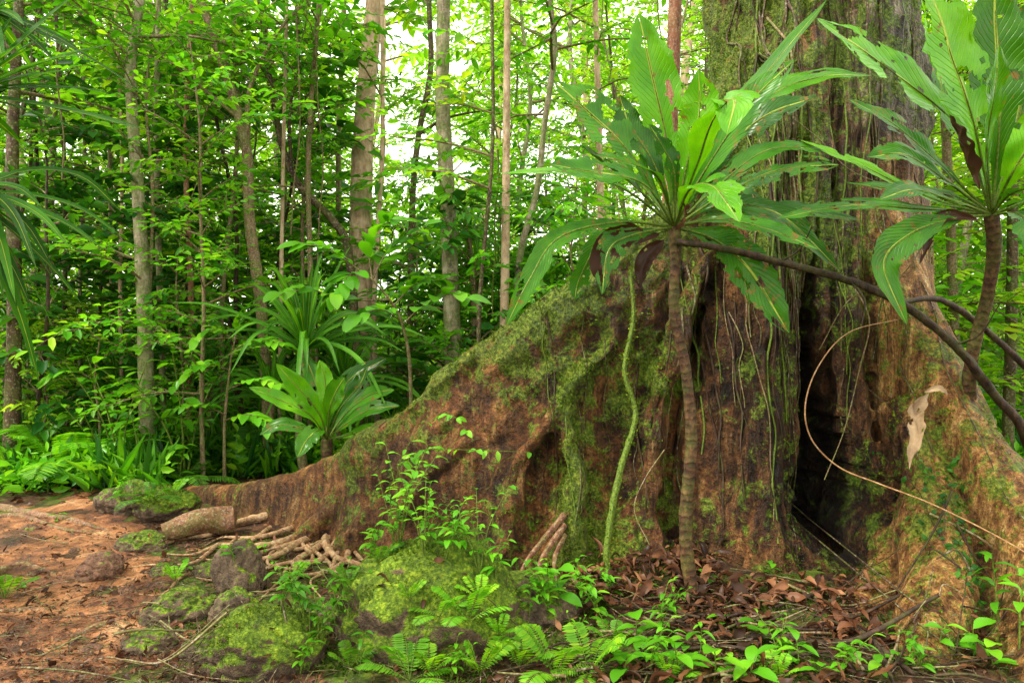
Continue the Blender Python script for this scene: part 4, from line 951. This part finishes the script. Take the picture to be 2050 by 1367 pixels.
for i in range(80):
    y=R.uniform(7.2,11); x=R.uniform(-.66,.0)*y
    if y<7.8 and x>-2.8: continue
    mkobj(seeds[R.choice([0,1,2,3,4])],'seedling',loc=(x,y,gz(x,y)),rot=(0,0,R.uniform(0,6)),scale=R.uniform(1.5,3.2),label='leafy seedling crowding the shaded forest floor',category='seedling',group='seedlings on the forest floor')
mb=MB(); base=uvd(800,1110); C=[base]+px([(795,1000,4.7),(800,930,4.7),(840,860,4.65),(900,830,4.6),(940,870,4.55)]); C2=tube(mb,C,[.004,.002],5,30,1)
C3=tube(mb,px([(800,930,4.7),(850,900,4.6),(930,900,4.5),(1060,905,4.5)]),[.003,.0015],5,20,1)
Q=np.vstack([C2[10:],C3]); n=36; ii=NR.randint(0,len(Q),n); D=NR.randn(n,3); D[:,2]=-abs(D[:,2])*.4; U=NR.randn(n,3)*.3+np.array((0,-.8,1))
mb.inst(LF[0],frames(Q[ii],D,U,.045+NR.rand(n)*.04),0)
mkobj(mb.mesh('creeper',[M_near,B_vine],base),'creeper',loc=base,label='wispy green creeper scrambling before the brown buttress',category='vine')
mb=MB(); P=[];D=[];U=[]
for k in range(160):
    z=R.uniform(.15,.8); x=at(R.gauss(1905,30),0,4.1)[0]; h=bvh.ray_cast(Vector((x,2.,z)),Vector((0,1,0)))
    if h[0] is None: continue
    P.append(np.array(h[0])+np.array(h[1])*.012);D.append(np.array((R.uniform(-1,1),R.uniform(-.3,.1),R.uniform(-1,1))));U.append(np.array(h[1])+NR.randn(3)*.3)
mb.inst(LF[0],frames(P,D,U,.03+NR.rand(len(P))*.025),0)
mkobj(mb.mesh('creeper',[M_dark],P[0]),'creeper',loc=P[0],label='dark green small leaved creeper clinging to buttress bark',category='vine')

# ---------------------------------------------------------------- leaf litter, twigs, gravel
lit=[leaf_fine(w_,d_,f_,0,.12,k) for k,(d_,f_,w_) in enumerate([(.5,.5,.4),(-.3,.3,.5),(.2,-.5,.3),(.7,.2,.36),(.9,1.2,.3),(.4,.9,.22)])]
P=[];D=[];U=[];S=[]
def drop(n,u0,u1,v0,v1,smin,smax,pile=0.02,patch=0):
    for _ in range(n):
        u=R.uniform(u0,u1); v=R.uniform(v0,v1); p=ground_at(u,v); x,y=p[0],p[1]
        if patch and nz(x*2.3,y*2.3,6)+.5*nz(x*6,y*6,2)<patch-.2+R.uniform(-.15,.15): continue
        z,nn=top(x,y)
        if (nn[2]<.9 or z>surf(x,y)+.1) and R.random()<.85: continue
        P.append((x,y,z+R.uniform(.004,pile)));D.append((R.uniform(-1,1),R.uniform(-1,1),R.uniform(-.4,.4)));U.append(np.array(nn)+np.array((R.uniform(-.9,.9),R.uniform(-.9,.6),0)));S.append(smin+(smax-smin)*R.random()**1.9)
drop(900,1120,1440,1050,1230,.03,.14,.10)
drop(1800,1050,2000,1200,1400,.02,.12,.05,.22)
drop(700,1380,1750,1170,1300,.03,.13,.08,.12)
drop(900,250,1100,1080,1400,.015,.07)
drop(900,-60,450,1180,1400,.015,.07,.012)
drop(500,-60,420,1030,1200,.015,.06,.012)
drop(600,300,1000,1040,1150,.015,.07)
for _ in range(1200):
    y=R.uniform(6.5,11); x=R.uniform(-.68,.65)*y; P.append((x,y,gz(x,y)+.01));D.append((R.uniform(-1,1),R.uniform(-1,1),0));U.append((R.uniform(-.5,.5),R.uniform(-.5,.5),1));S.append(R.uniform(.07,.13))
mb=MB(); Mx=frames(P,D,U,S)
for k in range(6): mb.inst(lit[k],Mx[k::6],0)
mkobj(mb.mesh('leaf_litter',[M_litter]),'leaf_litter',kind='stuff',label='reddish brown fallen leaves carpeting the ground',category='leaves')
mb=MB(); n=2500; P=[];S=[]
bm=bmesh.new(); bmesh.ops.create_icosphere(bm,subdivisions=1,radius=1); IV=np.array([v.co for v in bm.verts]); IF=np.array([[v.index for v in f.verts] for f in bm.faces]); bm.free()
for _ in range(n):
    p=ground_at(R.uniform(-100,520),R.uniform(1035,1420)); P.append((p[0],p[1],surf(p[0],p[1])));S.append(.003+.012*R.random()**4)
D=NR.randn(n,3)
mb.inst([(IV*np.array((1,.8,.6)),IF,np.zeros((len(IV),2)),0)],frames(P,D,NR.randn(n,3),S))
mkobj(mb.mesh('gravel',[K_red]),'gravel',kind='stuff',label='fine reddish gravel scattered on the path',category='gravel')
mb=MB(); n=9000; P=[]
for _ in range(n):
    p=ground_at(R.uniform(350,2050) if R.random()<.75 else R.uniform(-50,420),R.uniform(1060,1400)); x,y=p[0],p[1]; z=top(x,y)[0]
    if z>surf(x,y)+.15: z=surf(x,y)
    P.append((x,y,z+R.uniform(.003,.03)))
LT=[(np.array([(0,0,0),(.03,.5,.03),(0,1,0),(-.03,.5,.03)],float),np.array([(0,1,2,3)]),np.zeros((4,2)),0)]
D=NR.randn(n,3); D[:,2]*=.15; U=NR.randn(n,3)*.3+np.array((0,0,1.)); mb.inst(LT,frames(P,D,U,.03+NR.rand(n)**2*.10),0)
mkobj(mb.mesh('forest_debris',[B_dark]),'forest_debris',kind='stuff',label='fine brown stalks and splinters mixed through the litter',category='debris')
mb=MB(); P=[]
for _ in range(16000):
    p=ground_at(R.uniform(300,1950),R.uniform(1080,1400)); x,y=p[0],p[1]
    if nz(x*2.1,y*2.1,11)<.12+R.uniform(-.08,.08) or pmask(x,y)>0: continue
    P.append((x,y,gz(x,y)+.004))
n=len(P); mb.inst(BT,frames(P,NR.randn(n,3),NR.randn(n,3)*.5+np.array((0,0,1.)),.010+NR.rand(n)*.016),0)
mkobj(mb.mesh('ground_moss',[M_moss]),'ground_moss',kind='stuff',label='yellow green moss creeping across the soil',category='moss')
for k in range(150):
    if k<120: u,v=R.uniform(1130,1950),R.uniform(1180,1370)
    else: u,v=R.uniform(0,700),R.uniform(1060,1367)
    a_=ground_at(u,v); an=R.uniform(-1.1,1.1)+(math.pi if R.random()<.5 else 0); L=R.uniform(.15,.6)
    b_=a_+np.array((math.cos(an)*L,math.sin(an)*L*.8,0)); m_=(a_+b_)/2+np.array((R.uniform(-.06,.06),R.uniform(-.06,.06),0))
    for q in (a_,m_,b_): q[2]=top(q[0],q[1])[0]+R.uniform(.02,.07)
    r=R.choice([.003,.005,.008]); mb=MB(); tube(mb,[a_,m_,b_],[r,r*.5],6,14,0,.2,k)
    mkobj(mb.mesh('twig',[R.choice([B_dark,B_black,B_thin])],a_),'twig',loc=a_,label='thin fallen twig lying in leaf litter',category='twig',group='fallen twigs')
for uvs,r in [([(1660,1215),(1700,1260),(1760,1310),(1830,1367)],.018),([(1400,1295),(1550,1290),(1700,1300),(1880,1285)],.018),([(1750,1290),(1770,1340),(1790,1390)],.014),([(1550,1230),(1640,1200),(1690,1190)],.014),([(1330,1320),(1450,1310),(1560,1330),(1660,1320)],.012),([(1480,1250),(1600,1270),(1720,1245),(1800,1260)],.012),([(1290,1290),(1380,1250),(1480,1240)],.010)]:
    q=[ground_at(*p) for p in uvs]; 
    for w_ in q: w_[2]=top(w_[0],w_[1])[0]+.04
    mb=MB(); tube(mb,q,[r*.5,r,r*.5],8,30,0,.3,1)
    mkobj(mb.mesh('stick',[B_black],q[0]),'stick',loc=q[0],label='dark fallen branch lying on reddish leaves',category='branch',group='fallen twigs')
for uv,r in [([(-60,1005),(60,1030),(140,1045),(260,1075)],[.06,.045,.03]),([(-60,1040),(40,1035),(120,1060),(200,1070)],[.04,.03,.02]),([(-40,1165),(40,1135),(100,1145),(150,1170)],[.035,.03,.02]),([(140,1275),(220,1250),(290,1235),(330,1205)],[.02,.022,.015]),([(-20,1230),(60,1220),(130,1228)],[.03,.02])]:
    pts=[ground_at(u,v)-np.array((0,0,.008)) for u,v in uv]; mb=MB(); tube(mb,pts,r+[.004],8,len(pts)*8,0,.3,uv[0][0])
    mkobj(mb.mesh('exposed_root',[B_rootd],pts[0]),'exposed_root',loc=pts[0],label='worn tree root crossing the earth path',category='root',group='roots crossing the path')

# ---------------------------------------------------------------- camera and light
cam=bpy.data.cameras.new('camera'); cam.lens=26; cam.sensor_width=36; cam.clip_end=600; cam.clip_start=.05
co_=bpy.data.objects.new('camera',cam); co_.location=(0,0,CH); co_.rotation_euler=(math.pi/2,0,0); col.objects.link(co_); scene.camera=co_
el=math.radians(50); rot=math.radians(-112)
sd=Vector((math.sin(rot)*math.cos(el),math.cos(rot)*math.cos(el),math.sin(el)))
sun=bpy.data.lights.new('sun','SUN'); sun.energy=5.0; sun.angle=math.radians(10); sun.color=(1,.93,.78)
so=bpy.data.objects.new('sun',sun); so.rotation_euler=sd.to_track_quat('Z','Y').to_euler(); col.objects.link(so)
w=bpy.data.worlds.new('World'); scene.world=w; w.use_nodes=True; nt=w.node_tree; bg=nt.nodes['Background']
sky=nt.nodes.new('ShaderNodeTexSky'); sky.sky_type='NISHITA'; sky.sun_disc=False; sky.sun_elevation=el; sky.sun_rotation=rot; sky.dust_density=3
mx=nt.nodes.new('ShaderNodeMix'); mx.data_type='RGBA'; mx.inputs[0].default_value=.88; mx.inputs[7].default_value=(22.5,21.8,19.2,1)
nt.links.new(sky.outputs[0],mx.inputs[6]); nt.links.new(mx.outputs[2],bg.inputs[0]); bg.inputs[1].default_value=.15
scene.view_settings.view_transform='Standard'; scene.view_settings.look='None'; scene.view_settings.exposure=0
